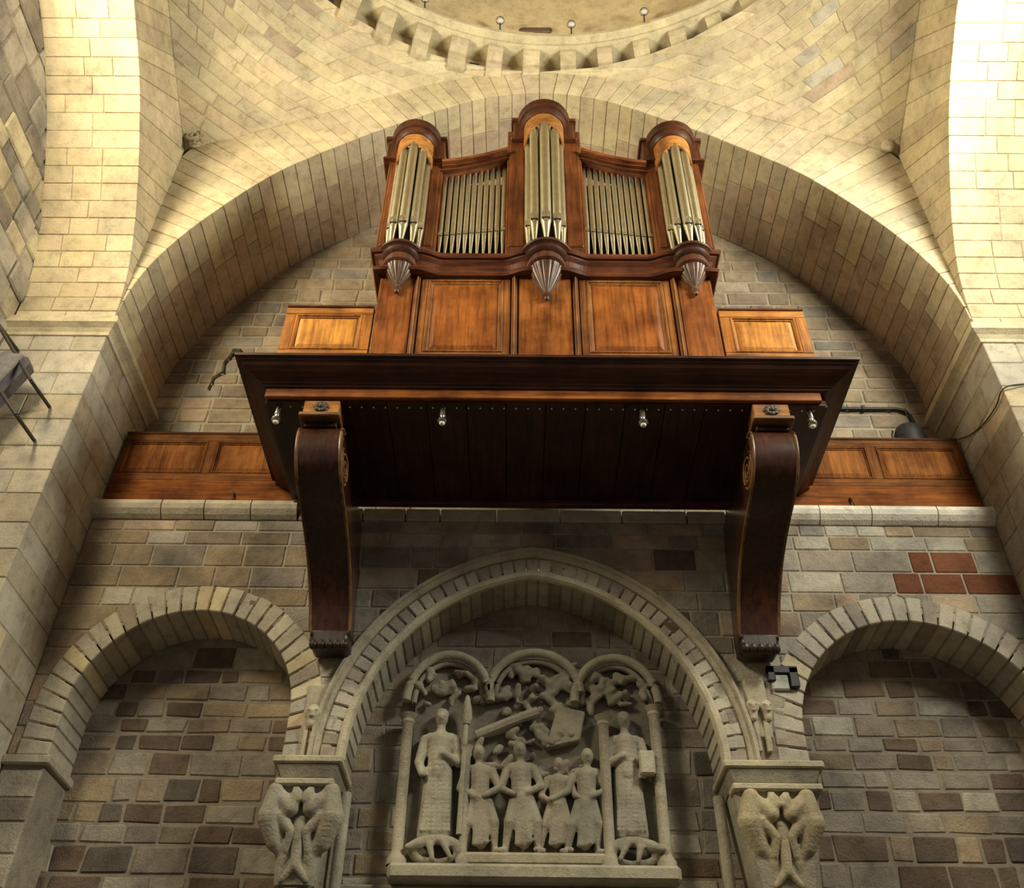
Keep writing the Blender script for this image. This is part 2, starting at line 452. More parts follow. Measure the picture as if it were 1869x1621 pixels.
# ---- side walls with their windows
for side, sx in (('left', -1), ('right', 1)):
    root = thing('wall_'+side, (sx*XW, YC, 0), 'rough %s side wall of the bay with one tall window' % side, 'wall', kind='structure')
    y0, y1, z0, z1 = -2.6, 7.5, 0, 15; a, b, c, d = 2.2, 4.2, 9.3, 12.5
    mb = MB(); X0, X1 = sx*(XW+.012), sx*(XW+.7)
    for (p0, p1, q0, q1) in ((y0, a, z0, z1), (b, y1, z0, z1), (a, b, z0, c), (a, b, d, z1)):
        mb.add([(X, y, z) for X in (X0, X1) for (y, z) in ((p0, q0), (p1, q0), (p1, q1), (p0, q1))],
               [(0, 1, 2, 3), (4, 5, 6, 7), (0, 1, 5, 4), (1, 2, 6, 5), (2, 3, 7, 6), (3, 0, 4, 7)])
    mb.build('wall_core', RUBBLE, root, (.40, .35, .25))
    z = 9.0
    while z < 14.2:
        h = rnd.uniform(.24, .42)
        for (p, q) in splits(4.45, 7.1, .28, .62):
            patch(root, [(p, z), (q, z), (p, z+h), (q, z+h)], lambda u, w, n: Vector((sx*(XW-n), u, w)), pick((GREYB, 3), (PALE, 3), (CREAM, 2)), RUBBLE,
                  proud=rnd.uniform(.0, .03), thick=.1, gap=.016, bev=.02)
        z += h

# ---- piers below the spring, with impost cornice
def pier(side):
    sx = -1 if side == 'left' else 1
    root = thing('pier_'+side, (sx*R, Y1, 0), 'tall %s pier of pale stone blocks carrying the arches' % side, 'pier', kind='structure')
    mb = MB(); g = .004
    mb.add([(sx*(R+g), YB+.3, 0), (sx*(R+g), Y1+g, 0), (sx*(XW+.1), Y1+g, 0), (sx*(R+g), YB+.3, ZS), (sx*(R+g), Y1+g, ZS), (sx*(XW+.1), Y1+g, ZS)], [(0, 1, 4, 3), (1, 2, 5, 4)])
    mb.build('mortar_core', MORTAR, root, (.42, .37, .27))
    z = 3.6; row = 0
    while z < ZS-.12:
        h = min(rnd.uniform(.26, .38), ZS-z)
        if ZS-z-h < .15: h = ZS-z
        # quoin: turns the corner
        wq, dq = ((.55, .34), (.34, .58))[row % 2]; pr = .006
        c = pick((PALE, 4), (PIERB, 2), (CREAM, .8))
        pts = []
        for i in range(8):
            X = sx*(R-pr if not i & 1 else R+wq); Y = (Y1-pr if not i & 4 else Y1+dq); Z = z+h if i & 2 else z
            pts.append((X, Y, Z))
        stone(root, pts, c, STONE, gap=.010, bev=.008, name='quoin')
        for (p, q) in splits(R+wq, XW+.05, .32, .6):
            patch(root, [(p, z), (q, z), (p, z+h), (q, z+h)], lambda u, w, n: Vector((sx*u, Y1-n, w)), pick((PALE, 4), (PIERB, 2), (CREAM, .6)), STONE, gap=.010, bev=.008)
        for (p, q) in splits(Y1+dq, YU if z > 7.5 else YL, .32, .6):
            patch(root, [(p, z), (q, z), (p, z+h), (q, z+h)], lambda u, w, n: Vector((sx*(R-n), u, w)), pick((PALE, 4), (PIERB, 3)), STONE, gap=.010, bev=.008)
        z += h; row += 1
    x0, x1 = sorted((sx*(R+.03), sx*(XW+.1))); MB().box(x0, x1, Y1+.03, YB+.05, ZS, 15.3, .01).build('haunch_fill', MORTAR, root, (.46, .39, .26))
    path = [(-R, YU), (-R, Y1), (-XW, Y1)] if side == 'left' else [(XW, Y1), (R, Y1), (R, YU)]
    # impost: cavetto and fillets, runs round the corner
    prof = [(0, ZS-.20), (.025, ZS-.19), (.03, ZS-.15), (.06, ZS-.11), (.10, ZS-.08), (.115, ZS-.07), (.115, ZS-.015), (.09, ZS), (.09, ZS+.05), (.02, ZS+.09), (0, ZS+.09)]
    mb = MB(); mb.sweep(path, prof, True, -1 if side == 'left' else -1)
    mb.build('impost_cornice', STONE, root, (.60, .52, .36))
    return root
pier('left'); pier('right')

# ---- upper wall behind the organ
wall_up = thing('wall_back_upper', (0, YU, 7.5), 'rough brown stone wall behind the organ under the big arch', 'wall', kind='structure')
raw('mortar_core', [(-R-.3, YU+.003, 7.4), (R+.3, YU+.003, 7.4), (R+.3, YU+.003, 15), (-R-.3, YU+.003, 15)], [(0, 1, 2, 3)], MORTAR, wall_up, (.38, .33, .24))
CI = smooth_curve([(x, z, 0) for x, z in INTR], 120)
def int_half(h):
    if h <= 0: return R
    for a, b in zip(CI, CI[1:]):
        if a.y <= h <= b.y: return a.x+(b.x-a.x)*(h-a.y)/max(1e-6, b.y-a.y)
    return 0
z = 7.6
while z < 13.6:
    h = rnd.uniform(.18, .27); w0 = int_half(z-ZS)+.04; w1 = int_half(z+h-ZS)+.04
    for (p, q) in splits(-w0, w0, .26, .58):
        if max(abs(p), abs(q)) < 1.45 and z < 12: continue
        p1, q1 = max(p, -w1), min(q, w1)
        if q1-p1 < .05: continue
        patch(wall_up, [(p, z), (q, z), (p1, z+h), (q1, z+h)], lambda u, w, n: Vector((u, YU-n, w)), pick((BROWN, 5), (PINKISH, 1), (GREYB, 1.2)), RUBBLE,
              proud=rnd.uniform(.004, .014), gap=.016, bev=.016, jit=.012)
    z += h

# ---- lower arcade: three blind arches
ARC = [dict(n='left', c=-3.31, a=1.02, h=1.47, t=.28, kind='round'), dict(n='middle', c=-.10, a=1.66, h=1.90, t=.21, kind='pointed'), dict(n='right', c=3.45, a=1.15, h=1.43, t=.27, kind='round')]
ZP = 5.0; ZT = 7.56
def arc_profile(A, off=0):
    """points from left spring to right spring"""
    a, h = A['a'], A['h']; out = []
    if A['kind'] == 'round':
        zc = ZP+h-a; r = a+off
        if zc > ZP: out.append(Vector((A['c']-r, ZP)))
        for k in range(41):
            t = pi-pi*k/40; out.append(Vector((A['c']+r*cos(t), zc+r*sin(t))))
        if zc > ZP: out.append(Vector((A['c']+r, ZP)))
    else:
        c = (h*h-a*a)/(2*a); r = a+c+off; tm = math.acos(c/r)
        for k in range(25):
            t = pi-(pi-(pi-tm))*k/24
            t = pi-tm*k/24
            out.append(Vector((A['c']+c+r*cos(t), ZP+r*sin(t))))
        for k in range(1, 25):
            t = tm-tm*k/24; out.append(Vector((A['c']-c+r*cos(t), ZP+r*sin(t))))
    return out
def arc_half(A, off, z):
    """half width of the arch opening (grown by off) at height z, None above the crown"""
    a, h = A['a'], A['h']
    if A['kind'] == 'round':
        zc = ZP+h-a; r = a+off
        if z <= zc: return r
        return sqrt(r*r-(z-zc)**2) if z-zc < r else None
    c = (h*h-a*a)/(2*a); r = a+c+off
    q = r*r-(z-ZP)**2
    return sqrt(q)-c if q > c*c else None
def zcurve(v, n): return Vector((v.x, n, v.y))
wall_low = thing('wall_back', (0, YL, ZP), 'lower back wall of mixed stones above three blind arches', 'wall', kind='structure')
# mortar face with the openings: columns between arch outlines
mb = MB(); g = .003; N_ = 188
for i in range(N_):
    x0, x1 = -R+2*R*i/N_, -R+2*R*(i+1)/N_
    def bot(x):
        for A in ARC:
            lo, hi = 0, 3
            if abs(x-A['c']) < A['a']+.1:
                # find the height of the outline at x
                zz = ZP
                hlo, hhi = ZP, ZP+A['h']+.2
                for _ in range(26):
                    m = (hlo+hhi)/2; w = arc_half(A, .1, m)
                    if w is not None and w > abs(x-A['c']): hlo = m
                    else: hhi = m
                return hlo
        return ZP
    b0, b1 = bot(x0), bot(x1)
    mb.add([(x0, YL+g, b0), (x1, YL+g, b1), (x1, YL+g, ZT), (x0, YL+g, ZT)], [(0, 1, 2, 3)])
mb.build('mortar_core', MORTAR, wall_low, (.36, .32, .25))
REDSPOTS = [(3.70, 7.13), (4.05, 7.13), (3.62, 6.93), (3.95, 6.93), (4.28, 6.93), (4.26, 6.55)]
def low_colour(x, z):
    for (a, b) in REDSPOTS:
        if abs(a-x) < .16 and abs(b-z) < .10: return jig(rnd.choice(REDB))
    if abs(x) < 1.9 and z > 6.3: return pick((DARK, .8), (GREYB, 4), (PINKISH, 2), (PALE, 1.0))
    if x < -2.5: return pick((BROWN, 3), (PINKISH, 1.5), (GREYB, 1.5), (PALE, 1.2))
    return pick((GREYB, 3), (PALE, 2.4), (PINKISH, 1), (BROWN, 2))
z = ZP
while z < ZT-.03:
    h = rnd.uniform(.16, .29)
    if ZT-z-h < .13: h = ZT-z
    segs = [(-R, -R)]; cuts0 = []; cuts1 = []
    for A in ARC:
        m = A['t']*.55; w0 = arc_half(A, m, z); w1 = arc_half(A, m, z+h)
        if w0 is None: continue
        w1 = w1 or 0.0; cuts0 += [A['c']-w0, A['c']+w0]; cuts1 += [A['c']-w1, A['c']+w1]
    e0 = [-R]+cuts0+[R]; e1 = [-R]+cuts1+[R]
    for k in range(0, len(e0), 2):
        a0, b0, a1, b1 = e0[k], e0[k+1], e1[k], e1[k+1]
        if b1-a1 < .06: continue
        parts = splits(0, 1, .0, 2) if b1-a1 < .5 else [(p/(b1-a1), q/(b1-a1)) for p, q in splits(0, b1-a1, .22, .60)]
        for (s, t) in parts:
            # inner cuts stay upright, the ends follow the arch
            u0 = a0 if s == 0 else a1+(b1-a1)*s; u1 = b0 if t > .999 else a1+(b1-a1)*t
            v0 = a1 if s == 0 else u0; v1 = b1 if t > .999 else u1
            if u0 > u1-.02: u0 = u1-.02
            patch(wall_low, [(u0, z), (u1, z), (v0, z+h), (v1, z+h)], lambda u, w, n: Vector((u, YL-n, w)), low_colour((v0+v1)/2, z+h/2), RUBBLE,
                  proud=rnd.uniform(.004, .008), thick=.08, gap=.014, bev=.010)
    z += h
# voussoirs of the three arches
def vous(A, off0, off1, n, depth, proud, palette, name, parent, y_back):
    P = resample([Vector((p.x, p.y, 0)) for p in arc_profile(A, off0)], n); E_ = []
    big = resample([Vector((p.x, p.y, 0)) for p in arc_profile(A, off1)], n)
    core = MB()
    for i in range(n):
        p0, p1, e0, e1 = P[i], P[i+1], big[i], big[i+1]
        pr = proud+rnd.uniform(-.004, .008)
        pts = [(p0.x, YL-pr, p0.y), (p1.x, YL-pr, p1.y), (p0.x, y_back, p0.y), (p1.x, y_back, p1.y), (e0.x, YL-pr, e0.y), (e1.x, YL-pr, e1.y), (e0.x, y_back, e0.y), (e1.x, y_back, e1.y)]
        stone(parent, pts, pick(*palette), STONE, gap=.014, bev=.010, name=name)
    v = []; f = []
    for (p, e) in zip(P, big):
        nn = (e-p).normalized()*.012; v += [(p.x+nn.x, YL+.005, p.y+nn.y), (p.x+nn.x, y_back, p.y+nn.y)]
    for i in range(n): f.append((2*i, 2*i+1, 2*i+3, 2*i+2))
    raw('joint_core', v, f, MORTAR, parent, (.34, .30, .22))
for A in ARC:
    cnt = 31 if A['kind'] == 'round' else 47
    pal = [(PALE, 4), (CREAM, .5), (GREYB, .8)] if A['n'] != 'middle' else [(PALE, 4), (GREYB, 1.5)]
    vous(A, 0, A['t'], cnt, .55, .018, pal, 'voussoir', wall_low, YB)
# moulded hood over the middle arch and a roll on its inner edge
A = ARC[1]
def arc_sweep(A, prof, name, color, parent, mat=CARVED, z_min=None):
    """prof: list of (off, y)"""
    v = []; f = []; m = len(prof); cur = [arc_profile(A, o) for o, _ in prof]; n = len(cur[0])
    for i in range(n):
        for j, (o, y) in enumerate(prof): v.append((cur[j][i].x, y, cur[j][i].y))
    for i in range(n-1):
        for j in range(m): j2 = (j+1) % m; f.append((i*m+j, i*m+j2, (i+1)*m+j2, (i+1)*m+j))
    f.append(tuple(range(m))[::-1]); f.append(tuple(range((n-1)*m, n*m)))
    mb = MB(); mb.add(v, f); return mb.build(name, mat, parent, color)
arc_sweep(A, [(.21, YL+.03), (.215, YL-.03), (.235, YL-.045), (.26, YL-.05), (.27, YL-.075), (.30, YL-.075), (.305, YL-.045), (.315, YL+.03)], 'hood_mould', (.47, .42, .32), wall_low)
arc_sweep(A, [(-.02, YL+.04), (-.02, YL-.0), (.0, YL-.03), (.035, YL-.035), (.06, YL-.02), (.06, YL+.04)], 'arch_roll', (.54, .49, .37), wall_low)

# back faces of the three niches
for A in ARC:
    al = thing('alcove_'+A['n'], (A['c'], YB, 0), '%s blind arch alcove with %s' % (A['n'], 'pale stones around a carved relief' if A['n'] == 'middle' else 'dark brown patchy stonework'), 'alcove', kind='structure')
    hw = A['a']+.32 if A['n'] != 'middle' else A['a']+.2
    x0, x1 = max(-R, A['c']-hw), min(R, A['c']+hw)
    raw('mortar_core', [(x0, YB+.003, 0), (x1, YB+.003, 0), (x1, YB+.003, 7.1), (x0, YB+.003, 7.1)], [(0, 1, 2, 3)], MORTAR, al, (.29, .25, .20) if A['n'] != 'middle' else (.31, .28, .225))
    z = 3.75
    while z < ZP+A['h']+.05:
        h = rnd.uniform(.14, .26) if A['n'] != 'middle' else rnd.uniform(.17, .3)
        w0 = arc_half(A, .12, z) if z > ZP else hw; w1 = arc_half(A, .12, z+h) if z+h > ZP else hw
        if w0 is None: break
        w1 = w1 or .05
        a0, b0 = max(-R, A['c']-w0), min(R, A['c']+w0)
        for (p, q) in splits(a0, b0, .18, .50):
            if A['n'] == 'middle' and max(abs(p+.1), abs(q+.1)) < .95 and z < 6: continue
            p1, q1 = max(p, A['c']-w1), min(q, A['c']+w1)
            if q1-p1 < .04: continue
            if A['n'] == 'middle': col = pick((GREYB, 4), (PALE, 1), (BROWN, 1.5), (DARK, .3))
            elif A['n'] == 'left': col = pick((DARK, 3), (GREYB, 2.2), (BROWN, 2), (PALE, .5))
            else: col = pick((DARK, 2.0), (GREYB, 2.5), (BROWN, 1.6), (PALE, 1.6 if p > 3.5 else .3))
            patch(al, [(p, z), (q, z), (p1, z+h), (q1, z+h)], lambda u, w, n: Vector((u, YB-n, w)), col, RUBBLE, proud=rnd.uniform(.004, .011), thick=.06, gap=.020, bev=.014, jit=.016)
        z += h

# ---- ledge course that carries the gallery boards
def ledge(n, x0, x1, pale, parent_label):
    root = thing('trim_%d' % n, ((x0+x1)/2, YL, ZT), parent_label, 'ledge', kind='structure')
    for (p, q) in splits(x0, x1, .45, .85):
        prof = [(YL+.45, ZT+.0), (YL-.02, ZT), (YL-.06, ZT+.03), (YL-.10, ZT+.08), (YL-.115, ZT+.13), (YL-.10, ZT+.185), (YL-.05, ZT+.22), (YL+.45, ZT+.225)]
        m = len(prof); gp = .006; v = [(X, y, z) for X in (p+gp, q-gp) for (y, z) in prof]
        f = [tuple(range(m)), tuple(range(m, 2*m))[::-1]]+[(i, (i+1) % m, m+(i+1) % m, m+i) for i in range(m)]
        mb = MB(); mb.add(v, f); mb.build('ledge_stone', STONE, root, jig(pale, .05))
ledge(1, -R, -2.55, (.50, .45, .36), 'rounded pale ledge under the left gallery boards')  # shade on this ledge put into a darker colour than the right one
ledge(2, 2.35, R, (.80, .75, .64), 'rounded pale ledge under the right gallery boards')
root = thing('trim_3', (0, YL, ZT), 'flat pale stone course under the organ platform', 'ledge', kind='structure')
for (p, q) in splits(-2.55, 2.35, .35, .7):
    MB().box(p+.006, q-.006, YL-.03, YL+.45, ZT, ZT+.15, .012).build('ledge_stone', STONE, root, jig((.45, .41, .33), .08))

# ------------------------------------------------------------------ organ platform
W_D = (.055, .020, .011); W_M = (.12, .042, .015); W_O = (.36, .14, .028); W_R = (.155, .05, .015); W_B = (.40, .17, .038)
plat = thing('organ_platform', (0, 7.3, 7.6), 'dark wooden gallery platform with moulded edge carrying the pipe organ', 'platform')
mb = MB(); mb.box(-2.66, 2.66, 6.5, YL-.03, 8.0, 8.088); mb.build('deck', WOODH, plat, W_M)
# soffit planks, running front to back
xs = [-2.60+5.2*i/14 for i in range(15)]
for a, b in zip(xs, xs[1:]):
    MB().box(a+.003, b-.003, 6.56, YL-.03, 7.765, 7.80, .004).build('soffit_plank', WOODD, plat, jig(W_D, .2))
MB().box(-2.6, 2.6, 6.56, YL-.03, 7.802, 7.83, .002).build('soffit_light_stop', WOODH, plat, W_D)  # unseen board added to stop light leaking through the plank gaps
cp = [(-2.60, YL-.03), (-2.60, 6.54), (2.60, 6.54), (2.60, YL-.03)]
prof = [(o, 7.895+(z-7.70)*.5) for (o, z) in [(-.04, 7.70), (.02, 7.70), (.045, 7.715), (.05, 7.745), (.07, 7.76), (.075, 7.79), (.11, 7.81), (.17, 7.86), (.22, 7.93), (.245, 7.99), (.26, 8.0), (.265, 8.03), (.295, 8.04), (.30, 8.09), (-.04, 8.09)]]
mb = MB(); mb.sweep(cp, prof, True, 1); mb.build('edge_moulding', WOODH, plat, (.075, .026, .014))
MB().box(-2.62, 2.56, 6.515, 6.60, 7.79, 7.895, .006).build('front_rail', WOODH, plat, (.33, .115, .03))
for sx in (-1, 1):
    MB().box(sx*2.60-.03, sx*2.60+.03, 6.60, YL-.06, 7.78, 7.90, .006).build('side_rail', WOODD, plat, W_D)
MB().box(-2.60, 2.60, YL-.12, YL-.032, 7.715, 7.79, .012).build('wall_rail', WOODH, plat, (.10, .035, .025))
mb = MB()
for i in range(46):
    x = -2.50+5.0*i/45
    mb.sphere((x, 6.625, 7.763), .0095, 6, 4)
tag(mb.build('tack_row', GLASSY, plat, (.8, .74, .62)), kind='stuff')  # pale non-metal colour stands for the glint of brass tacks

# ---- scrolled brackets
def bracket(sx, label):
    bx = lambda z: sx*(1.965+(z-5.95)*.065)
    t = thing('scroll_bracket', (bx(6), YL, 5.95), label, 'bracket', 'scrolled brackets under the platform')
    front = [(6.74, 7.53), (6.63, 7.50), (6.585, 7.40), (6.575, 7.26), (6.61, 7.13), (6.70, 7.02), (6.86, 6.94), (7.08, 6.87), (7.30, 6.78), (7.50, 6.66), (7.66, 6.50), (7.77, 6.34), (7.83, 6.20), (7.86, 6.10)]
    fr = [Vector((a, b, 0)) for a, b in front]; fr = smooth_curve([tuple(p) for p in fr], 44)
    hw = .195
    v = []; f = []; n = len(fr)
    for p in fr:
        c = bx(p.y); w = hw*(1 if p.y > 7 else .92+.08*(p.y-6)/1)
        v += [(c-w, p.x, p.y), (c+w, p.x, p.y), (c-w, YL-.022, p.y if p.y < 7.5 else 7.5), (c+w, YL-.022, p.y if p.y < 7.5 else 7.5)]
    for i in range(n-1):
        a = 4*i; f += [(a, a+1, a+5, a+4), (a, a+4, a+6, a+2), (a+1, a+3, a+7, a+5), (a+2, a+6, a+7, a+3)]
    f += [(0, 2, 3, 1), (4*(n-1), 4*(n-1)+1, 4*(n-1)+3, 4*(n-1)+2)]
    mb = MB(); mb.add(v, f); mb.build('body', WOODG, t, (.058, .020, .011), True)
    for s in (-1, 1):            # beads along both front edges
        mb = MB(); pts = []
        for p in fr: pts.append((bx(p.y)+s*(hw*(1 if p.y > 7 else .92+.08*(p.y-6))+.001), p.x+.006, p.y))
        mb.tube(pts, .016, 8); mb.build('edge_bead', WOODV, t, (.17, .10, .04), True)
        mb = MB(); pts = []; k = hw*.97+.004   # inner bead
        for p in fr[2:]: pts.append((bx(p.y)+s*(hw*(1 if p.y > 7 else .92+.08*(p.y-6))+.003), p.x+.075, p.y-.01))
        mb.tube(pts, .010, 6); mb.build('inner_bead', WOODV, t, (.14, .075, .028), True)
        mb = MB(); pts = []       # spiral volute carved on the cheek
        for i in range(60):
            a = i/59*2.6*2*pi; r = .19*(1-i/64); pts.append((bx(7.25)+s*(hw+.006), 6.86+r*cos(a+2.6), 7.22+r*sin(a+2.6)))
        mb.tube(pts, .013, 6, .007); mb.build('volute', WOODV, t, (.28, .15, .05), True)
    # head block with rosette
    c = bx(7.66)
    MB().box(c-.15, c+.15, 6.60, 6.80, 7.50, 7.56, .004).build('neck', WOODH, t, (.06, .022, .012))
    MB().box(c-.165, c+.165, 6.535, 6.80, 7.60, 7.762, .008).build('head_block', WOODH, t, (.40, .18, .045))
    MB().box(c-.19, c+.19, 6.505, 6.80, 7.555, 7.60, .008).build('fillet', WOODH, t, (.22, .12, .05))
    mb = MB()
    for k in range(8):
        a = k*pi/4; mb.sphere((c+.045*cos(a), 6.528, 7.68+.038*sin(a)), .03, 8, 6, (1, .5, .8))
    mb.sphere((c, 6.52, 7.68), .025, 8, 6); mb.build('rosette', IRON, t, (.06, .05, .035), True)
    # carved foot
    c = bx(5.98); mb = MB()
    mb.box(c-.175, c+.175, 7.85, YL-.022, 5.95, 6.12, .03)
    for k in range(5):
        x = c-.14+.07*k; mb.sphere((x, 7.88, 5.97), .045, 8, 6, (1, 1, 1.2))
    mb.tube([(c-.18, 7.90, 6.09), (c+.18, 7.90, 6.09)], .045, 10)
    mb.build('carved_foot', WOODV, t, (.035, .022, .016), True)
bracket(-1, 'dark scrolled wooden bracket with no stepped dark notch beside its foot')
bracket(1, 'dark scrolled wooden bracket above the stepped dark notch')

# ---- raised panel helper
def raised_panel(parent, x0, x1, z0, z1, y, col_p, col_f, fw=.045, name='panel', wm=None):
    """a framed field: moulding round a bevelled panel, facing -Y"""
    pn = MB()
    b = .05
    v = [(x0+fw, y+.012, z0+fw), (x1-fw, y+.012, z0+fw), (x1-fw, y+.012, z1-fw), (x0+fw, y+.012, z1-fw),
         (x0+fw+b, y-.010, z0+fw+b), (x1-fw-b, y-.010, z0+fw+b), (x1-fw-b, y-.010, z1-fw-b), (x0+fw+b, y-.010, z1-fw-b),
         (x0+fw, y+.03, z0+fw), (x1-fw, y+.03, z0+fw), (x1-fw, y+.03, z1-fw), (x0+fw, y+.03, z1-fw)]
    pn.add(v, [(0, 1, 5, 4), (1, 2, 6, 5), (2, 3, 7, 6), (3, 0, 4, 7), (4, 5, 6, 7), (0, 8, 9, 1), (1, 9, 10, 2), (2, 10, 11, 3), (3, 11, 8, 0), (8, 11, 10, 9)])
    p = pn.build(name, wm or WOODV, parent, col_p)
    # moulding: profile swept round the opening in the XZ plane
    mm = MB(); pr = [(0, .02), (0, -.012), (.010, -.022), (.022, -.020), (.028, -.008), (.040, -.004), (fw+.004, .010), (fw+.004, .02)]
    vs_ = []; fs = []; m = len(pr)
    for (cx, cz, dx, dz) in ((x0, z0, 1, 1), (x1, z0, -1, 1), (x1, z1, -1, -1), (x0, z1, 1, -1)):
        for (o, d) in pr: vs_.append((cx+dx*o, y+d, cz+dz*o))
    for i in range(4):
        j = (i+1) % 4
        for k in range(m): k2 = (k+1) % m; fs.append((i*m+k, i*m+k2, j*m+k2, j*m+k))
    mm.add(vs_, fs); mm.build('moulding', wm or WOODV, parent, col_f)
    return p

# ---- front parapet wings beside the organ
def wing(sx, label):
    xa, xb = sorted((sx*1.72+.01, sx*2.58)); y = 6.45
    t = thing('parapet_wing', ((xa+xb)/2, y, 8.09), label, 'parapet', 'parapet wings beside the organ')
    MB().box(xa, xb, y+.02, y+.06, 8.09, 8.96, .004).build('backboard', WOODV, t, W_O)
    MB().box(xa, xb, y-.005, y+.045, 8.86, 8.965, .008).build('top_rail', WOODH, t, W_B)
    MB().box(xa, xb, y-.005, y+.045, 8.09, 8.355, .008).build('bottom_rail', WOODH, t, W_B)
    for a, b in ((xa, xa+.10), (xb-.10, xb)): MB().box(a, b, y-.004, y+.044, 8.355, 8.86, .005).build('stile', WOODV, t, W_O)
    raised_panel(t, xa+.10, xb-.10, 8.355, 8.86, y+.012, (.56, .25, .05), W_O, .03)
    MB().box(xa, xb, y-.02, y+.075, 8.955, 8.985, .006).build('cap', WOODH, t, W_M)
wing(-1, 'small orange wood parapet panel on the platform end facing the loudspeaker')
wing(1, 'small orange wood parapet panel on the platform end facing the black conduit')

# ---- side gallery boards on the ledge
def boards(sx, label):
    xa, xb = sorted((sx*2.45, sx*4.66)); y = 8.17
    t = thing('gallery_board', ((xa+xb)/2, y, 7.785), label, 'parapet', 'side gallery boards')
    MB().box(xa, xb, y+.02, y+.07, 7.79, 8.78, .004).build('backboard', WOODM, t, (.20, .075, .02))
    MB().box(xa, xb, y-.005, y+.05, 8.66, 8.76, .006).build('top_rail', WOODN, t, (.17, .07, .02))
    MB().box(xa, xb, y-.005, y+.05, 8.10, 8.20, .006).build('middle_rail', WOODN, t, (.21, .08, .022))
    MB().box(xa, xb, y-.010, y+.03, 7.79, 8.10, .006).build('skirt', WOODN, t, (.23, .075, .014))
    mids = [sx*2.45, sx*3.66, sx*4.66]
    for m in mids:
        a, b = m-.05, m+.05
        a = max(a, xa); b = min(b, xb); MB().box(a, b, y-.004, y+.05, 8.20, 8.66, .005).build('stile', WOODM, t, (.20, .08, .022))
    for a, b in zip(mids, mids[1:]):
        p, q = sorted((a, b)); raised_panel(t, p+.05, q-.05, 8.20, 8.66, y+.012, (.26, .10, .024), (.20, .075, .02), .025, 'panel', WOODM)
    MB().box(xa, xb, y-.015, y+.085, 8.755, 8.79, .006).build('cap', WOODN, t, (.10, .045, .02))
    c = sx*3.28
    mb = MB(); mb.tube([(c, y-.015, 7.76), (c+.01, y-.05, 7.80), (c, y-.04, 7.88), (c-.01, y-.015, 7.92)], .012, 6); mb.build('hook', IRON, t, (.03, .03, .03), True)
boards(-1, 'brown panelled gallery board under the small iron socket')
boards(1, 'brown panelled gallery board below the black conduit')

# ------------------------------------------------------------------ pipe organ
org = thing('pipe_organ', (0, 6.9, 8.09), 'brown wooden pipe organ with three round towers of tin pipes', 'organ')
TX = [(-1.50, 0.0), (.02, .34), (1.53, 0.0)]; YF = 6.45; TR = .165
# lower case
MB().box(-1.68, 1.70, YF+.03, 7.35, 8.09, 9.48, .01).build('lower_case', WOODV, org, W_R)
def colboard(x0, x1, col): MB().box(x0, x1, YF-.015, YF+.05, 8.16, 9.46, .008).build('pilaster_board', WOODV, org, col)
colboard(-1.69, -1.335, (.26, .085, .019)); colboard(-.265, .275, (.30, .105, .024)); colboard(1.36, 1.71, (.26, .085, .019))
for x in (-1.30, -.305, .315, 1.325):
    MB().box(x-.028, x+.028, YF-.035, YF+.04, 8.16, 9.46, .012).build('upright_bead', WOODV, org, (.17, .06, .02))
    MB().box(x-.008, x+.008, YF-.048, YF-.03, 8.16, 9.46, .005).build('upright_fillet', WOODV, org, (.32, .15, .05))
for (a, b) in ((-1.26, -.345), (.355, 1.285)):
    for (p, q) in ((a, a+.07), (b-.07, b)): MB().box(p, q, YF-.004, YF+.05, 8.16, 9.46, .005).build('stile', WOODV, org, (.30, .12, .035))
    MB().box(a+.07, b-.07, YF-.004, YF+.05, 9.40, 9.47, .005).build('rail', WOODH, org, (.28, .11, .035))
    MB().box(a+.07, b-.07, YF-.004, YF+.05, 8.16, 8.33, .005).build('rail', WOODH, org, (.36, .15, .045))
    raised_panel(org, a+.07, b-.07, 8.33, 9.40, YF+.01, (.29, .095, .02), (.30, .125, .034), .05, 'field_panel')
MB().box(-1.705, 1.725, YF-.03, YF+.06, 8.09, 8.18, .01).build('plinth', WOODH, org, W_B)
# impost cornice: flares out round every tower
path = [(-1.71, 7.3), (-1.71, YF)]
def impost_y(x):
    y = YF
    for (tx, _) in TX:
        d = abs(x-tx)
        if d < .46: y = min(y, YF-.08*(.5+.5*cos(pi*max(0, d-.16)/.30)) if d > .16 else YF-.08)
    return y
n = 96
for i in range(1, n): x = -1.71+3.44*i/n; path.append((x, impost_y(x)))
path[1] = (-1.71, impost_y(-1.71)); path += [(1.73, impost_y(1.73)), (1.73, 7.3)]
prof = [(-.10, 9.415), (.0, 9.415), (.045, 9.425), (.06, 9.45), (.05, 9.475), (.015, 9.485), (.0, 9.51), (.0, 9.56), (.02, 9.61), (.055, 9.645), (.06, 9.66), (.085, 9.665), (.10, 9.685), (.10, 9.72), (.08, 9.74), (-.10, 9.74)]
mb = MB(); mb.sweep(path, prof, True, 1); mb.build('impost_cornice', WOODH, org, (.115, .036, .015))
MB().box(-1.70, 1.72, YF+.06, 7.3, 9.40, 9.93, .01).build('impost_deck', WOODH, org, (.13, .045, .018))
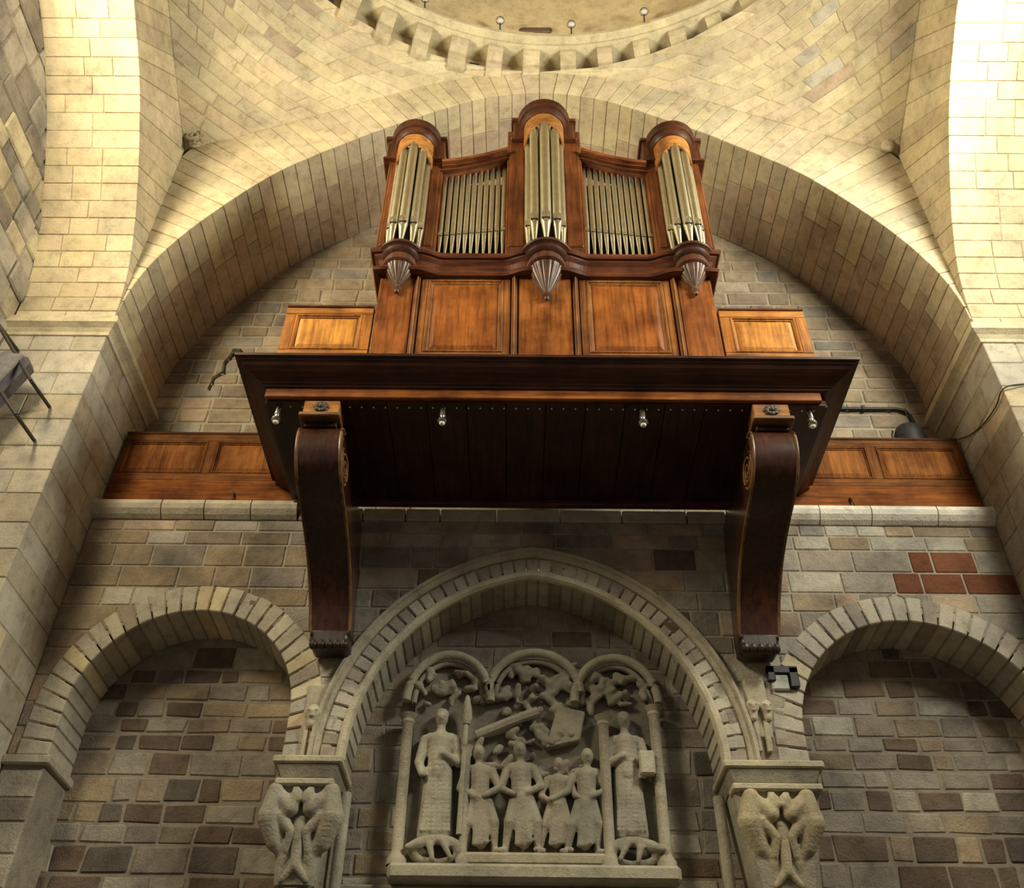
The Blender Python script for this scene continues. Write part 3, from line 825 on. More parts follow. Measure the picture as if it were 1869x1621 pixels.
# upper case: back, sides, posts
MB().box(-1.70, 1.73, 7.0, 7.3, 9.86, 11.6, .01).build('upper_back', WOODV, org, W_M)
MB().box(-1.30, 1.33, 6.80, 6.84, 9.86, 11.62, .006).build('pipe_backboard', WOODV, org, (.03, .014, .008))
for (x0, x1, zt) in ((-1.80, -1.675, 11.62), (-1.325, -1.165, 11.62), (-.415, -.185, 12.0), (.225, .46, 12.0), (1.20, 1.36, 11.62), (1.70, 1.83, 11.62)):
    MB().box(x0, x1, YF-.01, YF+.25, 9.70, zt+(.14 if zt < 11.9 else .22), .012).build('post', WOODV, org, W_R)
    MB().box(x0+.03, x1-.03, YF-.022, YF, 9.95, zt-.1, .01).build('post_field', WOODV, org, (.17, .053, .015))
for sx, x in ((-1, -1.74), (1, 1.77)): MB().box(x-.05, x+.05, YF+.2, 7.3, 9.86, 11.62, .01).build('side_panel', WOODV, org, W_R)
# flats: curved top rails
for s, xa, xb in ((-1, -1.17, -.41), (1, 1.205, .455)):
    m = 16; low = []; top = []
    for i in range(m+1):
        t = i/m; x = xa+(xb-xa)*t; z = 11.20+.02*t+.17*t*t; low.append((x, z+.08+.08*t)); top.append((x, z+.10))
    def strip(y0, y1, o0, o1, name, col):
        v = []; f = []
        for (x, z) in low: v += [(x, y0, z+o0), (x, y1, z+o0), (x, y1, z+o1), (x, y0, z+o1)]
        for i in range(m):
            for k in range(4): k2 = (k+1) % 4; f.append((4*i+k, 4*i+k2, 4*i+4+k2, 4*i+4+k))
        f += [(0, 3, 2, 1), (4*m, 4*m+1, 4*m+2, 4*m+3)]
        q = MB(); q.add(v, f); q.build(name, WOODH, org, col)
    strip(YF-.01, YF+.2, .08, .13, 'flat_rail', (.27, .09, .028)); strip(YF-.05, YF+.25, .12, .15, 'flat_cornice', (.15, .05, .02)); strip(YF-.09, YF+.25, .15, .20, 'flat_cornice', (.20, .07, .025))
    strip(YF-.03, YF-.0, .06, .08, 'flat_bead', (.10, .035, .015))
# pipes
def pipe(x, y, z0, zt, r, mouth_z, foot):
    """foot tip z0, body top zt; mouth at mouth_z"""
    mb = MB(); prof = [(.010, z0), (.012, z0+.01), (r*.94, mouth_z-.012), (r*.99, mouth_z-.004), (r, mouth_z), (r, zt), (r*.9, zt+.002), (r*.9, zt-.05)]
    mb.lathe(prof, x, y, 18); p = mb.build('organ_pipe', TIN, org, (.74, .70, .54), True)
    # mouth: flattened lips with a dark slit
    w = r*.78; h = r*1.5
    m = MB(); m.add([(x-w, y-r*.80, mouth_z), (x+w, y-r*.80, mouth_z), (x+w*.98, y-r*1.02, mouth_z+h), (x, y-r*1.06, mouth_z+h*1.5), (x-w*.98, y-r*1.02, mouth_z+h)], [(0, 1, 2, 3, 4)])
    m.add([(x-w, y-r*.82, mouth_z-r*.3), (x+w, y-r*.82, mouth_z-r*.3), (x, y-r*.80, mouth_z-r*2.0)], [(0, 2, 1)])
    m.build('lip', TIN, p, (.82, .79, .64), fix=False)
    q = MB(); q.box(x-w*.95, x+w*.95, y-r*1.02, y-r*.6, mouth_z-r*.30, mouth_z+.001, .001); q.build('mouth_slit', IRON, p, (.02, .018, .015))
for (tx, dz) in TX:
    for k in range(5):
        a = radians(-90+(k-2)*41); r = .052 if k == 2 else (.048 if k in (1, 3) else .042)
        big = 1.0 if dz == 0 else 1.12; r *= big
        x, y = tx+TR*big*cos(a), YF-.03+TR*big*sin(a)
        mz = 9.72+.36+(.0 if k == 2 else (.04 if k in (1, 3) else .08))+dz*.15
        pipe(x, y, 9.72, 11.60+dz*1.25-.03*abs(k-2), r, mz, .2)
def flat(xs, tops, mouth):
    for x, zt, mz in zip(xs, tops, mouth): pipe(x, YF+.10, 9.93, zt+.22, .0285, mz+.06, .2)
nf = 11
xs = [-1.135+.69*i/(nf-1) for i in range(nf)]; flat(xs, [11.19+.03*i/10+.20*(i/10)**2 for i in range(nf)], [10.19+.10*(i/10) for i in range(nf)])
xs = [.485+.69*i/(nf-1) for i in range(nf)]; flat(xs, [11.42-.03*i/10-.16*(1-(1-i/10)**2) for i in range(nf)], [10.29-.10*(i/10) for i in range(nf)])
# fluted pendants under the towers
for (tx, dz) in TX:
    k = 1.0 if dz == 0 else 1.15; cy = YF-.05; zt = 9.74; dr = 0 if dz == 0 else .10
    Z = lambda d: zt+d*.80
    q = MB(); q.lathe([(.0, zt), (.20*k, zt), (.23*k, Z(-.015)), (.245*k, Z(-.045)), (.24*k, Z(-.075)), (.21*k, Z(-.09)), (.20*k, Z(-.11)), (.21*k, Z(-.13)), (.195*k, Z(-.16)), (.165*k, Z(-.18))], tx, cy, 48)
    q.build('pendant_ring', WOODV, org, (.075, .030, .018), True)
    q = MB(); q.lathe([(.165*k, Z(-.18)), (.175*k, Z(-.22)), (.17*k, Z(-.27)), (.18*k, Z(-.285)), (.18*k, Z(-.31)), (.16*k, Z(-.33))], tx, cy, 48); q.build('pendant_neck', WOODV, org, (.11, .042, .022), True)
    q = MB(); zb = Z(-.62-dr*1.2); za = Z(-.33)
    pr = [(.155*k, za)]+[(k*(.028+.127*(1-t**1.25)), za+(zb-za)*t) for t in [i/14 for i in range(15)]]
    q.lathe(pr, tx, cy, 120, flute=20, fdepth=.055, frange=(zb+.02, za-.012)); q.build('pendant_cone', WOODV, org, (.11, .058, .038), True)
    q = MB(); q.lathe([(.03, zb+.01), (.026, zb-.01), (.042*k, zb-.025), (.044*k, zb-.04), (.03, zb-.06), (.022, zb-.068), (.028, zb-.08), (.018, zb-.10), (.001, zb-.108)], tx, cy, 24)
    q.build('pendant_knob', WOODV, org, (.17, .08, .045), True)
# tower heads: frieze shroud, round cornice, flanking blocks
for (tx, dz) in TX:
    k = 1.0 if dz == 0 else 1.12; zb = 11.50+dz*1.25; rs = .215*k; cy = YF-.03
    # shroud with arched lower edge
    v = []; f = []; m = 24
    for i in range(m+1):
        a = pi+pi*i/m; c = cos(a); low = zb+.06-.22*abs(c)**2.2
        for (r, z) in ((rs, low), (rs, zb+.30), (rs-.02, zb+.30), (rs-.02, low)): v.append((tx+r*cos(a), cy+r*sin(a), z))
    for i in range(m):
        for j in range(4): j2 = (j+1) % 4; f.append((4*i+j, 4*i+j2, 4*i+4+j2, 4*i+4+j))
    q = MB(); q.add(v, f); q.build('tower_shroud', WOODH, org, (.42, .19, .05), True)
    q = MB(); z0 = zb+.26
    q.lathe([(rs-.03, z0), (rs+.01, z0), (rs+.02, z0+.02), (rs+.035, z0+.05), (rs+.04, z0+.08), (rs+.06, z0+.09), (rs+.062, z0+.12), (rs+.08, z0+.15), (rs+.08, z0+.19), (rs+.065, z0+.205), (.0, z0+.205)], tx, cy, 40, pi, 2*pi)
    q.build('tower_cornice', WOODH, org, (.075, .026, .012), True)
    for s in (-1, 1):
        x0, x1 = sorted((tx+s*(rs-.02), tx+s*(rs+.125)))
        MB().box(x0, x1, YF-.06, YF+.30, z0-.20, z0+.16, .012).build('tower_block', WOODV, org, (.10, .034, .015))
        x0, x1 = sorted((tx+s*(rs-.02), tx+s*(rs+.155)))
        MB().box(x0, x1, YF-.09, YF+.32, z0+.16, z0+.205, .01).build('block_cap', WOODH, org, (.13, .045, .018))
        MB().box(x0, x1, YF-.075, YF+.31, z0-.23, z0-.20, .01).build('block_base', WOODH, org, (.13, .045, .018))
    MB().box(tx-rs-.1, tx+rs+.1, YF+.05, 7.2, zb+.1, z0+.19, .01).build('tower_roof', WOODH, org, W_M)
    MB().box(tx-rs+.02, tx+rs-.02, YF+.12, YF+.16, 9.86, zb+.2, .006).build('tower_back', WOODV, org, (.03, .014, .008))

# ------------------------------------------------------------------ spotlights under the platform
def spot(x, y, z, label, grp):
    t = thing('spotlight', (x, y, z), label, 'spotlight', grp)
    q = MB(); q.lathe([(.001, z), (.022, z), (.022, z-.01), (.012, z-.015), (.012, z-.03)], x, y, 16); q.build('mount', CHROME, t, (.7, .7, .68), True)
    q = MB(); q.lathe([(.012, z-.03), (.030, z-.035), (.032, z-.10), (.024, z-.105), (.022, z-.125)], x, y, 18); q.build('barrel', CHROME, t, (.85, .85, .80), True)
    q = MB(); q.lathe([(.022, z-.125), (.045, z-.145), (.047, z-.165), (.036, z-.18), (.030, z-.182)], x, y, 18); q.build('collar', CHROME, t, (.8, .8, .76), True)
    q = MB(); q.sphere((x, y, z-.185), .028, 14, 8, (1, 1, .9)); q.build('lens', GLASSY, t, (.75, .76, .72), True)
for x, lab in ((-2.50, 'small silver spotlight under the platform, outside the bracket without the dark notch'), (-.96, 'small silver spotlight under the platform, between the brackets, nearer the one without the dark notch'),
               (.90, 'small silver spotlight under the platform, between the brackets nearer the dark notch'), (2.46, 'small silver spotlight under the platform, outside the bracket above the dark notch')):
    spot(x, 6.635, 7.765, lab, 'silver spotlights under the platform')

# ---- lamps standing on the dome cornice
def dome_lamp(a, label):
    x, y, z = RC.x+4.75*sin(a), RC.y+4.75*cos(a), 15.50
    t = thing('cornice_lamp', (x, y, z), label, 'lamp', 'lamps on the dome cornice')
    q = MB(); q.box(x-.03, x+.03, y-.03, y+.03, z, z+.015, .004); q.build('foot', IRON, t, (.08, .07, .06))
    h = rnd.uniform(.16, .20); q = MB(); q.tube([(x, y, z+.01), (x, y-.02, z+h*.6), (x, y-.05, z+h)], .011, 8); q.build('stem', IRON, t, (.07, .06, .05), True)
    q = MB(); q.sphere((x, y-.07, z+h+.05), .055, 16, 10, (1, .8, 1)); q.build('globe', GLASSY, t, (.62, .62, .58), True)
    q = MB(); q.lathe([(.060, z+h+.035), (.066, z+h+.045), (.066, z+h+.055), (.060, z+h+.065)], x, y-.07, 20); q.build('rim', CHROME, t, (.5, .5, .5), True)
for a, l in ((-.405, 'small lamp on the dome cornice, second from the ragged opening on the loudspeaker side'), (-.165, 'small round lamp on the dome cornice next to the ragged opening on the loudspeaker side'),
             (.058, 'small round lamp on the dome cornice, next to the ragged opening on the conduit side'), (.285, 'small round lamp on the dome cornice, second past the ragged opening on the conduit side')): dome_lamp(a, l)

# ------------------------------------------------------------------ carved work
def blob(name, caps, parent, color, mat=CARVED, voxel=.014, spheres=()):
    """one continuous carved surface grown from tapered capsules"""
    q = MB()
    for (p0, p1, r0, r1) in caps:
        p0, p1 = Vector(p0), Vector(p1); L = (p1-p0).length; n = max(2, int(L/(min(r0, r1)*.5))+1); n = min(n, 14)
        for i in range(n+1): t = i/n; q.sphere(p0.lerp(p1, t), r0+(r1-r0)*t, 10, 6)
    for (c, r, sc) in spheres: q.sphere(c, r, 12, 8, sc)
    o = q.build(name, mat, parent, color, True, fix=False)
    m = o.modifiers.new('remesh', 'REMESH'); m.mode = 'VOXEL'; m.voxel_size = voxel; m.use_smooth_shade = True
    m2 = o.modifiers.new('wear', 'SMOOTH'); m2.factor = .5; m2.iterations = 6
    return o
def robed(name, x, z0, h, y, parent, color, lean=0, arm=1, turn=0):
    """generic standing robed figure carved in relief; z0 hem, h height"""
    s = h/1.25; c = lambda dx, dy, dz: (x+dx*s+lean*dz, y+dy*s, z0+dz*s)
    caps = [(c(-.09, -.02, .03), c(-.05, -.06, .60), .085*s, .085*s), (c(.09, -.02, .03), c(.05, -.06, .60), .085*s, .085*s), (c(0, -.04, .05), c(0, -.05, .6), .08*s, .09*s),
            (c(0, -.05, .60), c(0, -.06, .90), .12*s, .115*s), (c(-.10, -.05, .93), c(.10, -.05, .93), .065*s, .065*s), (c(0, -.06, .95), c(0, -.07, 1.04), .05*s, .045*s)]
    for sd in (-1, 1):
        caps.append((c(sd*.15, -.05, .92), c(sd*.19, -.09, .68), .055*s, .05*s))
        if sd == arm: caps.append((c(sd*.19, -.09, .68), c(sd*.04, -.17, .74), .05*s, .036*s))
        else: caps.append((c(sd*.19, -.09, .68), c(sd*.15, -.15, .55), .048*s, .036*s))
        for k in range(3): caps.append((c(sd*(.03+.05*k), -.105, .05), c(sd*(.02+.03*k), -.14+.01*k, .62), .018*s, .014*s))   # drapery folds
    sph = [(c(turn*.01, -.08, 1.13), .075*s, (.85, .95, 1.15)), (c(turn*.02, -.15, 1.12), .018*s, (1, 1, 1.6)), (c(0, -.07, 1.18), .07*s, (1, 1, .8))]
    for sd in (-1, 1): caps.append((c(sd*.03-.012, -.147, 1.14), c(sd*.03+.012, -.147, 1.14), .010*s, .010*s))
    return blob(name, caps, parent, color, voxel=.012, spheres=sph)
rel = thing('relief_panel', (-.10, YB, 4.15), 'weathered grey carved stone relief with robed figures under three small arches', 'relief')
RY = YB-.05; CG = (.40, .37, .29)
mb = MB(); mb.box(-1.22, 1.02, YB-.045, YB-.032, 4.15, 5.9, .004); mb.build('ground_slab', CARVED, rel, (.28, .25, .20))
mb = MB(); mb.box(-1.32, 1.14, YB-.28, YB-.03, 4.10, 4.24, .03); mb.build('base_slab', CARVED, rel, (.42, .39, .30))
mb = MB(); mb.box(-.76, .58, YB-.20, YB-.03, 4.24, 4.36, .03); mb.build('step', CARVED, rel, (.41, .37, .27))
mb = MB(); mb.box(-1.80, 1.60, YB-.14, YB-.03, 4.00, 4.10, .02); mb.build('plinth_course', CARVED, rel, (.40, .37, .29))
for (cx, w, zt, zs) in ((-.90, .40, 6.24, 5.75), (-.08, .44, 6.27, 5.85), (.70, .40, 6.22, 5.75)):
    n = 28; pts = [(cx+w*cos(pi-pi*i/n), RY-.10, zs+(zt-zs)*sin(pi*i/n)) for i in range(n+1)]
    q = MB(); q.tube(pts, .045, 10); q.build('arch_moulding', CARVED, rel, (.43, .40, .31), True)
    pts = [(cx+(w-.07)*cos(pi-pi*i/n), RY-.05, zs+(zt-zs-.07)*sin(pi*i/n)) for i in range(n+1)]
    q = MB(); q.tube(pts, .028, 8); q.build('inner_moulding', CARVED, rel, (.37, .34, .27), True)
    v = [(p[0], YB-.042, p[2]) for p in [(cx+w*cos(pi-pi*i/n), 0, zs+(zt-zs)*sin(pi*i/n)) for i in range(n+1)]]
    q = MB(); q.add(v, [tuple(range(n+1))]); q.build('tympanum', CARVED, rel, (.26, .235, .19), fix=False)
# lumpy clouds of carving under the small arches
for (x0, x1, za, zb, cnt) in ((-1.20, -.58, 5.70, 6.10, 26), (-.46, .34, 5.30, 6.15, 52), (.40, 1.02, 5.70, 6.08, 24), (-.70, .50, 4.95, 5.45, 22)):
    caps = []
    for k in range(cnt):
        px, pz = rnd.uniform(x0, x1), rnd.uniform(za, zb); dx, dz = rnd.uniform(-.11, .11), rnd.uniform(-.08, .08); r = rnd.uniform(.028, .055)
        caps.append(((px, RY-.02-rnd.uniform(0, .04), pz), (px+dx, RY-.05-rnd.uniform(0, .05), pz+dz), r, r*.7))
    tag(blob('carved_cloud', caps, rel, (.36, .33, .26)), kind='stuff')
robed('standing_figure', -.95, 4.50, 1.20, RY, rel, (.45, .42, .33), arm=1); robed('standing_figure', .76, 4.52, 1.17, RY, rel, (.42, .39, .31), arm=-1)
q = MB(); q.box(.86, 1.0, RY-.22, RY-.14, 5.02, 5.24, .015); q.build('held_book', CARVED, rel, (.45, .42, .33))
q = MB(); q.tube([(-.735, RY-.13, 4.5), (-.715, RY-.14, 5.55)], .028, 8, .022); q.build('staff', CARVED, rel, (.44, .41, .32), True)
q = MB(); q.lathe([(.03, 5.50), (.055, 5.56), (.045, 5.66), (.02, 5.78), (.001, 5.80)], -.715, RY-.14, 12); q.build('staff_finial', CARVED, rel, (.43, .40, .31), True)
# crowd in the middle: generic smaller figures, legs apart
def small_fig(x, z0, h, lean, reach):
    s = h; y = RY; c = lambda dx, dy, dz: (x+dx*s+lean*dz*s, y+dy*s, z0+dz*s)
    caps = [(c(0, -.06, .52), c(0, -.07, .76), .105*s, .10*s), (c(-.09, -.06, .80), c(.09, -.06, .80), .06*s, .06*s),
            (c(-.05, -.06, .50), c(-.13, -.10, .27), .075*s, .055*s), (c(-.13, -.10, .27), c(-.17, -.06, .04), .05*s, .035*s), (c(-.17, -.06, .03), c(-.22, -.12, .02), .035*s, .03*s),
            (c(.05, -.06, .50), c(.13, -.10, .28), .075*s, .055*s), (c(.13, -.10, .28), c(.12, -.06, .04), .05*s, .035*s), (c(.12, -.06, .03), c(.17, -.12, .02), .035*s, .03*s),
            (c(-.13, -.06, .80), c(-.19, -.11, .60), .045*s, .04*s), (c(-.19, -.11, .60), c(-.19+reach*.16, -.15, .50), .04*s, .03*s),
            (c(.13, -.06, .80), c(.19, -.11, .61), .045*s, .04*s), (c(.19, -.11, .61), c(.19+reach*.14, -.15, .54), .04*s, .03*s), (c(0, -.06, .82), c(0, -.08, .90), .04*s, .04*s),
            (c(-.06, -.12, .08), c(-.03, -.13, .5), .03*s, .03*s), (c(.05, -.12, .10), c(.03, -.13, .5), .03*s, .03*s), (c(0, -.08, .1), c(0, -.09, .5), .06*s, .08*s)]
    sph = [(c(0, -.09, .97), .075*s, (.9, .95, 1.15)), (c(0, -.16, .965), .016*s, (1, 1, 1.6))]
    return blob('carved_figure', caps, rel, (.40+rnd.uniform(-.02, .03), .365, .285), voxel=.012, spheres=sph)
small_fig(-.54, 4.36, .92, -.06, 1); small_fig(-.17, 4.36, .95, -.05, -1); small_fig(.10, 4.38, .80, .05, 1); small_fig(.35, 4.36, .90, .06, -1)
# carved house front and beam in the middle
q = MB(); q.hexa([(.02, RY-.10, 5.30), (.14, RY-.10, 5.72), (.34, RY-.10, 5.38), (.40, RY-.10, 5.66), (.02, RY, 5.30), (.14, RY, 5.72), (.34, RY, 5.38), (.40, RY, 5.66)], .01); q.build('carved_tablet', CARVED, rel, (.37, .34, .27))
q = MB(); q.tube([(-.62, RY-.08, 5.42), (-.30, RY-.11, 5.55), (-.05, RY-.09, 5.66)], .05, 8); q.build('carved_beam', CARVED, rel, (.41, .37, .29), True)
# colonnettes
for x, z0, z1, r in ((-1.26, 4.24, 5.60, .05), (-.70, 4.24, 5.30, .036), (.56, 4.24, 5.60, .048), (1.04, 4.24, 5.70, .05)):
    q = MB(); q.lathe([(r*1.7, z0), (r*1.7, z0+.05), (r*1.2, z0+.09), (r, z0+.12), (r, z1-.10), (r*1.3, z1-.08), (r*1.2, z1-.05), (r*1.8, z1), (0, z1)], x, RY-.11, 16); q.build('colonnette', CARVED, rel, (.43, .39, .30), True)
# curled beasts below the standing figures
for (bx_, s) in ((-.93, 1), (.77, -1)):
    pts = [(bx_+s*.26*cos(t)*.8, RY-.10, 4.36+.10*sin(t*1.0)+.02*t/6) for t in [i*.45 for i in range(15)]]
    caps = [(pts[i], pts[i+1], .055-.002*i, .053-.002*i) for i in range(14)]+[((bx_-s*.15, RY-.12, 4.42), (bx_-s*.24, RY-.17, 4.38), .055, .03), ((bx_+s*.05, RY-.14, 4.45), (bx_+s*.13, RY-.17, 4.30), .035, .022), ((bx_-s*.05, RY-.14, 4.40), (bx_-s*.02, RY-.17, 4.28), .035, .022)]
    blob('carved_beast', caps, rel, (.34, .31, .24))

# ---- capitals and columns between the arches
def capital(sx, x0, x1, label, clear):
    c = (x0+x1)/2; t = thing('carved_capital', (c, YL, 3.9), label, 'capital', 'capitals of the blind arches')
    q = MB(); q.box(x0, x1, YL-.10, YB-.03, 4.935, 5.0, .012); q.build('abacus', CARVED, t, (.50, .46, .34))
    q = MB(); q.hexa([((x0+.03 if not i & 1 else x1-.03)+(0 if i & 4 else (.05 if not i & 1 else -.05)), (YL-.08+(0 if i & 4 else .05)) if not i & 2 else YB-.03, 4.935 if i & 4 else 4.82) for i in range(8)], .01); q.build('cavetto', CARVED, t, (.36, .33, .26))
    q = MB(); w = (x1-x0)/2-.06
    q.hexa([(c+(w if i & 1 else -w)*(1 if i & 4 else .66), (YL-.06 if i & 4 else YL+.08) if not i & 2 else YB-.03, 4.82 if i & 4 else 3.95) for i in range(8)], .04); q.build('bell', CARVED, t, (.37, .34, .27))
    q = MB(); q.box(x0+.05, x1-.05, YL-.10, YL+.1, 4.74, 4.80, .012); q.build('upper_band', CARVED, t, (.50, .46, .35))
    # a pair of twisting beasts, facing each other
    col = (.47, .41, .28) if clear else (.38, .35, .28); Yf = YL-.06
    for s in (-1, 1):
        k = lambda dx, dz, dy=0: (c+s*dx*(1-.25*(4.8-dz)), Yf+.015+dy*.8+(4.8-dz)*.17, dz)
        caps = [(k(.24, 4.70, -.02), k(.28, 4.50, -.02), .055, .075), (k(.28, 4.50, -.02), k(.22, 4.32, .02), .078, .06), (k(.22, 4.32, .02), k(.12, 4.22, .04), .055, .04),
                (k(.20, 4.66, -.03), k(.09, 4.56, -.05), .045, .055), (k(.09, 4.56, -.05), k(.05, 4.66, -.05), .05, .042), (k(.05, 4.66, -.05), k(.02, 4.62, -.09), .04, .022),
                (k(.18, 4.50, -.05), k(.07, 4.38, -.05), .04, .03), (k(.07, 4.38, -.05), k(.10, 4.24, -.03), .03, .022),
                (k(.12, 4.20, .03), k(.16, 4.05, .06), .045, .035), (k(.16, 4.05, .06), k(.05, 3.98, .06), .035, .03)]
        sph = [(k(.05, 4.71, -.05), .022, (1, 1, 1.3)), (k(.08, 4.72, -.04), .02, (1, 1, 1.4))]
        caps = [(a_, b_, r0_*1.4, r1_*1.4) for (a_, b_, r0_, r1_) in caps]; blob('carved_beast', caps, t, jig(col, .05), spheres=sph, voxel=.011)
    blob('carved_leaf', [((c, Yf+.06, 4.46), (c, Yf+.10, 4.12), .06, .045), ((c, Yf+.10, 4.14), (c-.10, Yf+.13, 4.02), .045, .03), ((c, Yf+.10, 4.14), (c+.10, Yf+.13, 4.02), .045, .03), ((c, Yf+.08, 4.32), (c-.08, Yf+.08, 4.42), .04, .025), ((c, Yf+.08, 4.32), (c+.08, Yf+.08, 4.42), .04, .025)], t, jig(col, .05))
    q = MB(); r = .19; q.lathe([(r+.03, 3.95), (r+.035, 3.92), (r+.02, 3.89), (r, 3.87), (r, .32), (r+.05, .26), (r+.06, .18), (r+.08, .15), (r+.08, 0)], c, YL+.24, 28); q.build('column', CARVED, t, (.40, .36, .28), True)
    # slim shaft set in the corner behind, towards the relief
    xs_ = x1-.0 if sx < 0 else x0
    q = MB(); q.tube([(xs_, YL+.30, .02), (xs_, YL+.30, 4.82)], .05, 12); q.build('corner_shaft', CARVED, t, (.46, .43, .35), True)
capital(-1, -2.34, -1.74, 'worn carved capital with beasts below the corbel with one head', False)
capital(1, 1.53, 2.39, 'crisp carved capital with a pair of beasts below the stepped dark notch', True)
# pier core behind the capitals so that the arcade is carried
for i, c in enumerate((-2.04, 1.96)):
    MB().box(c-.2, c+.2, YL+.30, YB+.01, 0, 4.95, .01).build('pier_core', RUBBLE, wall_low, (.36, .32, .25))
# end responds carrying the outer springings
for i, (a, b) in enumerate(((-R+.0, -4.33), (4.60, R))):
    MB().box(a, b, YL+.004, YB+.01, 0, 5.0, .01).build('respond', RUBBLE, wall_low, (.38, .34, .27))
    z = 3.7
    while z < 4.88:
        h = min(rnd.uniform(.18, .27), 4.9-z)
        patch(wall_low, [(a, z), (b, z), (a, z+h), (b, z+h)], lambda u, w, n: Vector((u, YL-n, w)), pick((PALE, 3), (GREYB, 2)), RUBBLE, proud=.006, gap=.014, bev=.01); z += h
    MB().box(a-.0, b+(.05 if i == 0 else 0), YL-.05, YB, 4.92, 5.0, .012).build('springer', STONE, wall_low, (.46, .42, .34))
# small carved corbel heads above the capitals
def corbel_head(x, z, label, two):
    t = thing('carved_corbel', (x, YL, z-.15), label, 'carving', 'carved corbels between the arches')
    q = MB(); q.box(x-.10, x+.10, YL-.03, YL+.05, z-.28, z+.30, .02); q.build('backing', CARVED, t, (.47, .42, .32))
    for dx in ((-.06, .07) if two else (0,)):
        cx = x+dx; r = .065 if two else .075
        blob('carved_head', [((cx, YL-.04, z-.03), (cx, YL-.05, z-.10), r*.8, r*.6)], t, (.52, .47, .36), voxel=.008,
             spheres=[((cx, YL-.05, z), r, (.9, .9, 1.15)), ((cx, YL-.05-r*.95, z-.01), r*.22, (1, 1, 1.7)), ((cx-r*.4, YL-.05-r*.8, z+.015), r*.2, (1.3, 1, .7)), ((cx+r*.4, YL-.05-r*.8, z+.015), r*.2, (1.3, 1, .7)),
                      ((cx, YL-.05-r*.85, z-.045), r*.25, (1.5, .8, .6)), ((cx-r*.9, YL-.04, z), r*.28, (.6, 1, 1.4)), ((cx+r*.9, YL-.04, z), r*.28, (.6, 1, 1.4))])
    q = MB()
    for dx in (-.05, .05): q.tube([(x+dx, YL-.03, z-.12), (x+dx*.9, YL-.03, z-.40)], .03, 8, .025)
    q.build('fluting', CARVED, t, (.50, .45, .34), True)
corbel_head(1.92, 5.50, 'carved corbel with two small heads below the stepped dark notch', True)
corbel_head(-2.06, 5.40, 'carved corbel with one worn head above the worn capital', False)
# scroll bosses at the foot of the pendentives
for sx, lab in ((-1, 'carved scroll boss at the foot of the pendentive on the loudspeaker side'), (1, 'plain carved boss at the foot of the pendentive on the conduit side')):
    t = thing('scroll_boss', (sx*4.60, 7.02, 12.80), lab, 'carving', 'bosses at the foot of the pendentives')
    c = Vector((sx*4.56, 7.00, 12.92))
    if sx < 0:
        q = MB(); pts = [(c.x+.11*(1-i/44)*cos(i*.32), c.y-.04, c.z+.11*(1-i/44)*sin(i*.32)) for i in range(36)]; q.tube(pts, .030, 8, .02); q.build('scroll', CARVED, t, (.60, .52, .35), True)
        q = MB(); pts = [(c.x+.09+.06*(1-i/30)*cos(i*.4), c.y-.04, c.z-.15+.06*(1-i/30)*sin(i*.4)) for i in range(22)]; q.tube(pts, .022, 8, .012); q.build('small_scroll', CARVED, t, (.58, .50, .34), True)
    blob('boss', [((c.x, c.y+.05, c.z), (c.x, c.y+.02, c.z-.10), .09, .05)], t, (.60, .53, .38))

# ------------------------------------------------------------------ fittings
t = thing('loudspeaker', (-5.30, Y1, 8.0), 'dark rounded loudspeaker on rod struts fixed to the pale pier', 'loudspeaker')
q = MB(); R3 = Matrix.Rotation(radians(18), 3, 'Y'); cc = Vector((-5.36, 6.82, 8.22))
q.hexa([cc+R3@Vector((.15*(1 if i & 1 else -1), .13*(1 if i & 2 else -1), .36*(1 if i & 4 else -1))) for i in range(8)], .07); q.build('cabinet', IRON, t, (.10, .09, .10))
q = MB(); q.hexa([cc+R3@Vector((.115*(1 if i & 1 else -1), -.135+.02*(1 if i & 2 else -1), .31*(1 if i & 4 else -1))) for i in range(8)], .02); q.build('grille', IRON, t, (.16, .15, .155))
for (a, b) in (((-5.60, 6.66, 8.95), (-4.99, 6.70, 8.15)), ((-5.25, 6.72, 8.02), (-4.98, 6.70, 7.70)), ((-5.60, 6.66, 8.95), (-5.56, Y1-.02, 8.98)), ((-4.99, 6.70, 8.15), (-4.96, Y1-.02, 8.17)), ((-4.98, 6.70, 7.70), (-4.96, Y1-.02, 7.72))):
    q = MB(); q.tube([a, b], .018, 8); q.build('strut', IRON, t, (.05, .04, .035), True)

t = thing('conduit', (4.3, YU, 9.1), 'black conduit pipe running along the rough wall to the floodlight', 'pipe')
q = MB(); y = YU-.045; q.tube([(2.9, y, 9.60), (4.30, y, 9.60), (4.40, y, 9.57), (4.44, y, 9.50), (4.46, y, 9.32), (4.46, y, 9.12)], .022, 8); q.build('pipe_run', IRON, t, (.02, .02, .02), True)
for x in (3.2, 3.9): q = MB(); q.box(x-.02, x+.02, YU-.075, YU-.01, 9.565, 9.635, .006); q.build('clip', IRON, t, (.03, .03, .03))
t = thing('floodlight', (4.27, 8.45, 8.79), 'black round floodlight head at the end of the black conduit', 'floodlight')
q = MB(); q.lathe([(.001, 9.20), (.07, 9.19), (.13, 9.15), (.16, 9.08), (.17, 9.0), (.17, 8.86), (.10, 8.83), (.05, 8.82), (.05, 8.79), (0, 8.79)], 4.27, 8.42, 24); q.build('housing', IRON, t, (.035, .035, .04), True)
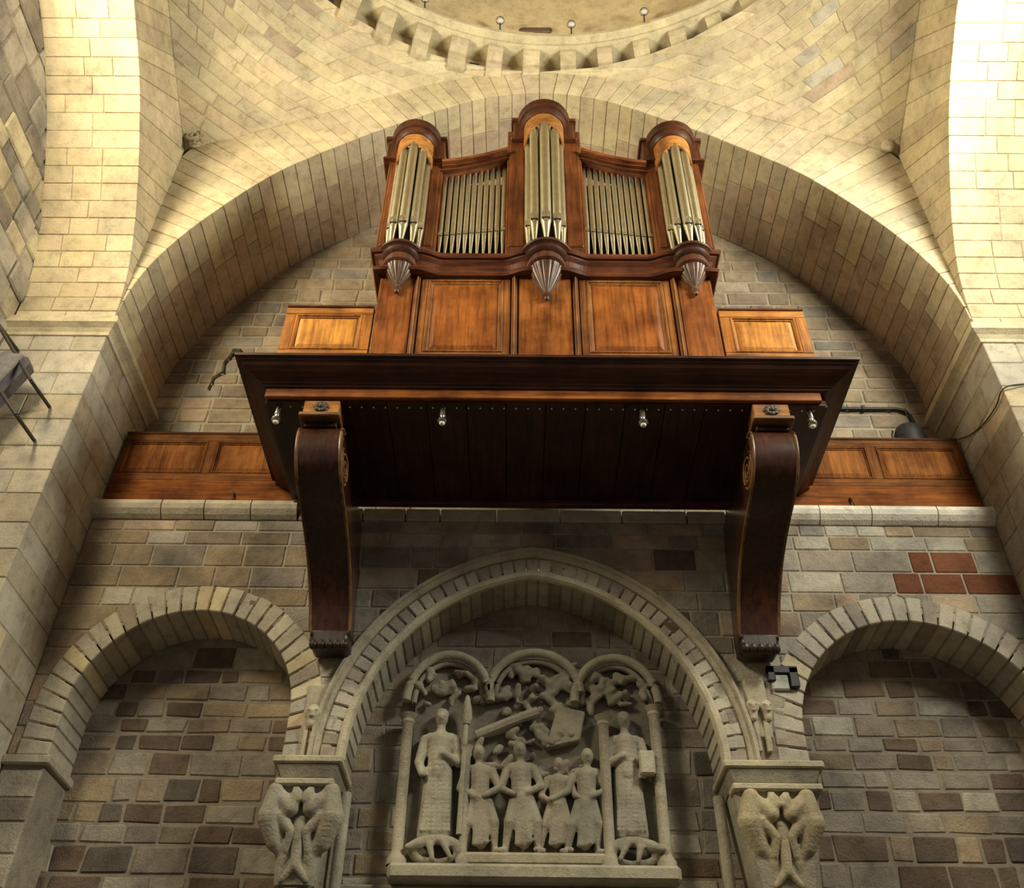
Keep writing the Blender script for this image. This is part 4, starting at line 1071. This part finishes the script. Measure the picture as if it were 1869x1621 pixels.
q = MB(); q.tube([(4.08, 8.42, 8.86), (4.08, 8.42, 9.06), (4.10, 8.42, 9.12)], .014, 6); q.tube([(4.46, 8.42, 8.86), (4.46, 8.42, 9.06), (4.44, 8.42, 9.12)], .014, 6); q.build('yoke', IRON, t, (.03, .03, .03), True)
t = thing('cable', (4.64, 8.1, 8.7), 'thin dark cable drooping across the pier beside the floodlight', 'cable')
q = MB(); pts = smooth_curve([(4.655, 8.12, 8.74), (4.675, 7.9, 8.62), (4.68, 7.6, 8.52), (4.675, 7.3, 8.48), (4.69, 7.09, 8.53), (4.95, 7.09, 8.60), (5.4, 7.09, 8.66)], 40); q.tube(pts, .008, 6); q.build('cable_run', IRON, t, (.05, .045, .04), True)
t = thing('stepped_notch', (2.2, YL, 5.75), 'stepped dark notch in the wall built as black bars, with a grey stone block, beside a bracket foot', 'bar')  # dark stepped hole in the wall, made up here as solid black bars
q = MB(); q.box(2.05, 2.12, YL-.07, YL-.012, 5.76, 5.91, .008); q.build('upper_leg', IRON, t, (.02, .02, .022))
q = MB(); q.box(2.05, 2.33, YL-.07, YL-.012, 5.835, 5.91, .008); q.build('cross_bar', IRON, t, (.02, .02, .022))
q = MB(); q.box(2.245, 2.33, YL-.07, YL-.012, 5.70, 5.90, .008); q.build('lower_leg', IRON, t, (.02, .02, .022))
q = MB(); q.box(2.08, 2.24, YL-.05, YL-.012, 5.68, 5.835, .012); q.build('grey_block', CARVED, t, (.46, .47, .44))
t = thing('wall_hook', (-3.85, YU, 10.45), 'small dark iron socket on the rough wall beside the platform corner', 'socket')
q = MB(); q.box(-3.92, -3.80, YU-.06, YU-.008, 10.48, 10.56, .012); q.build('plate', IRON, t, (.05, .045, .04))
q = MB(); q.tube([(-3.9, YU-.045, 10.50), (-3.98, YU-.04, 10.30), (-3.96, YU-.04, 10.15), (-4.06, YU-.04, 10.05), (-4.08, YU-.04, 9.85)], .022, 6, .012); q.build('dark_wall_mark', IRON, t, (.10, .08, .06), True)  # tube standing for dark marks and cracks in the wall
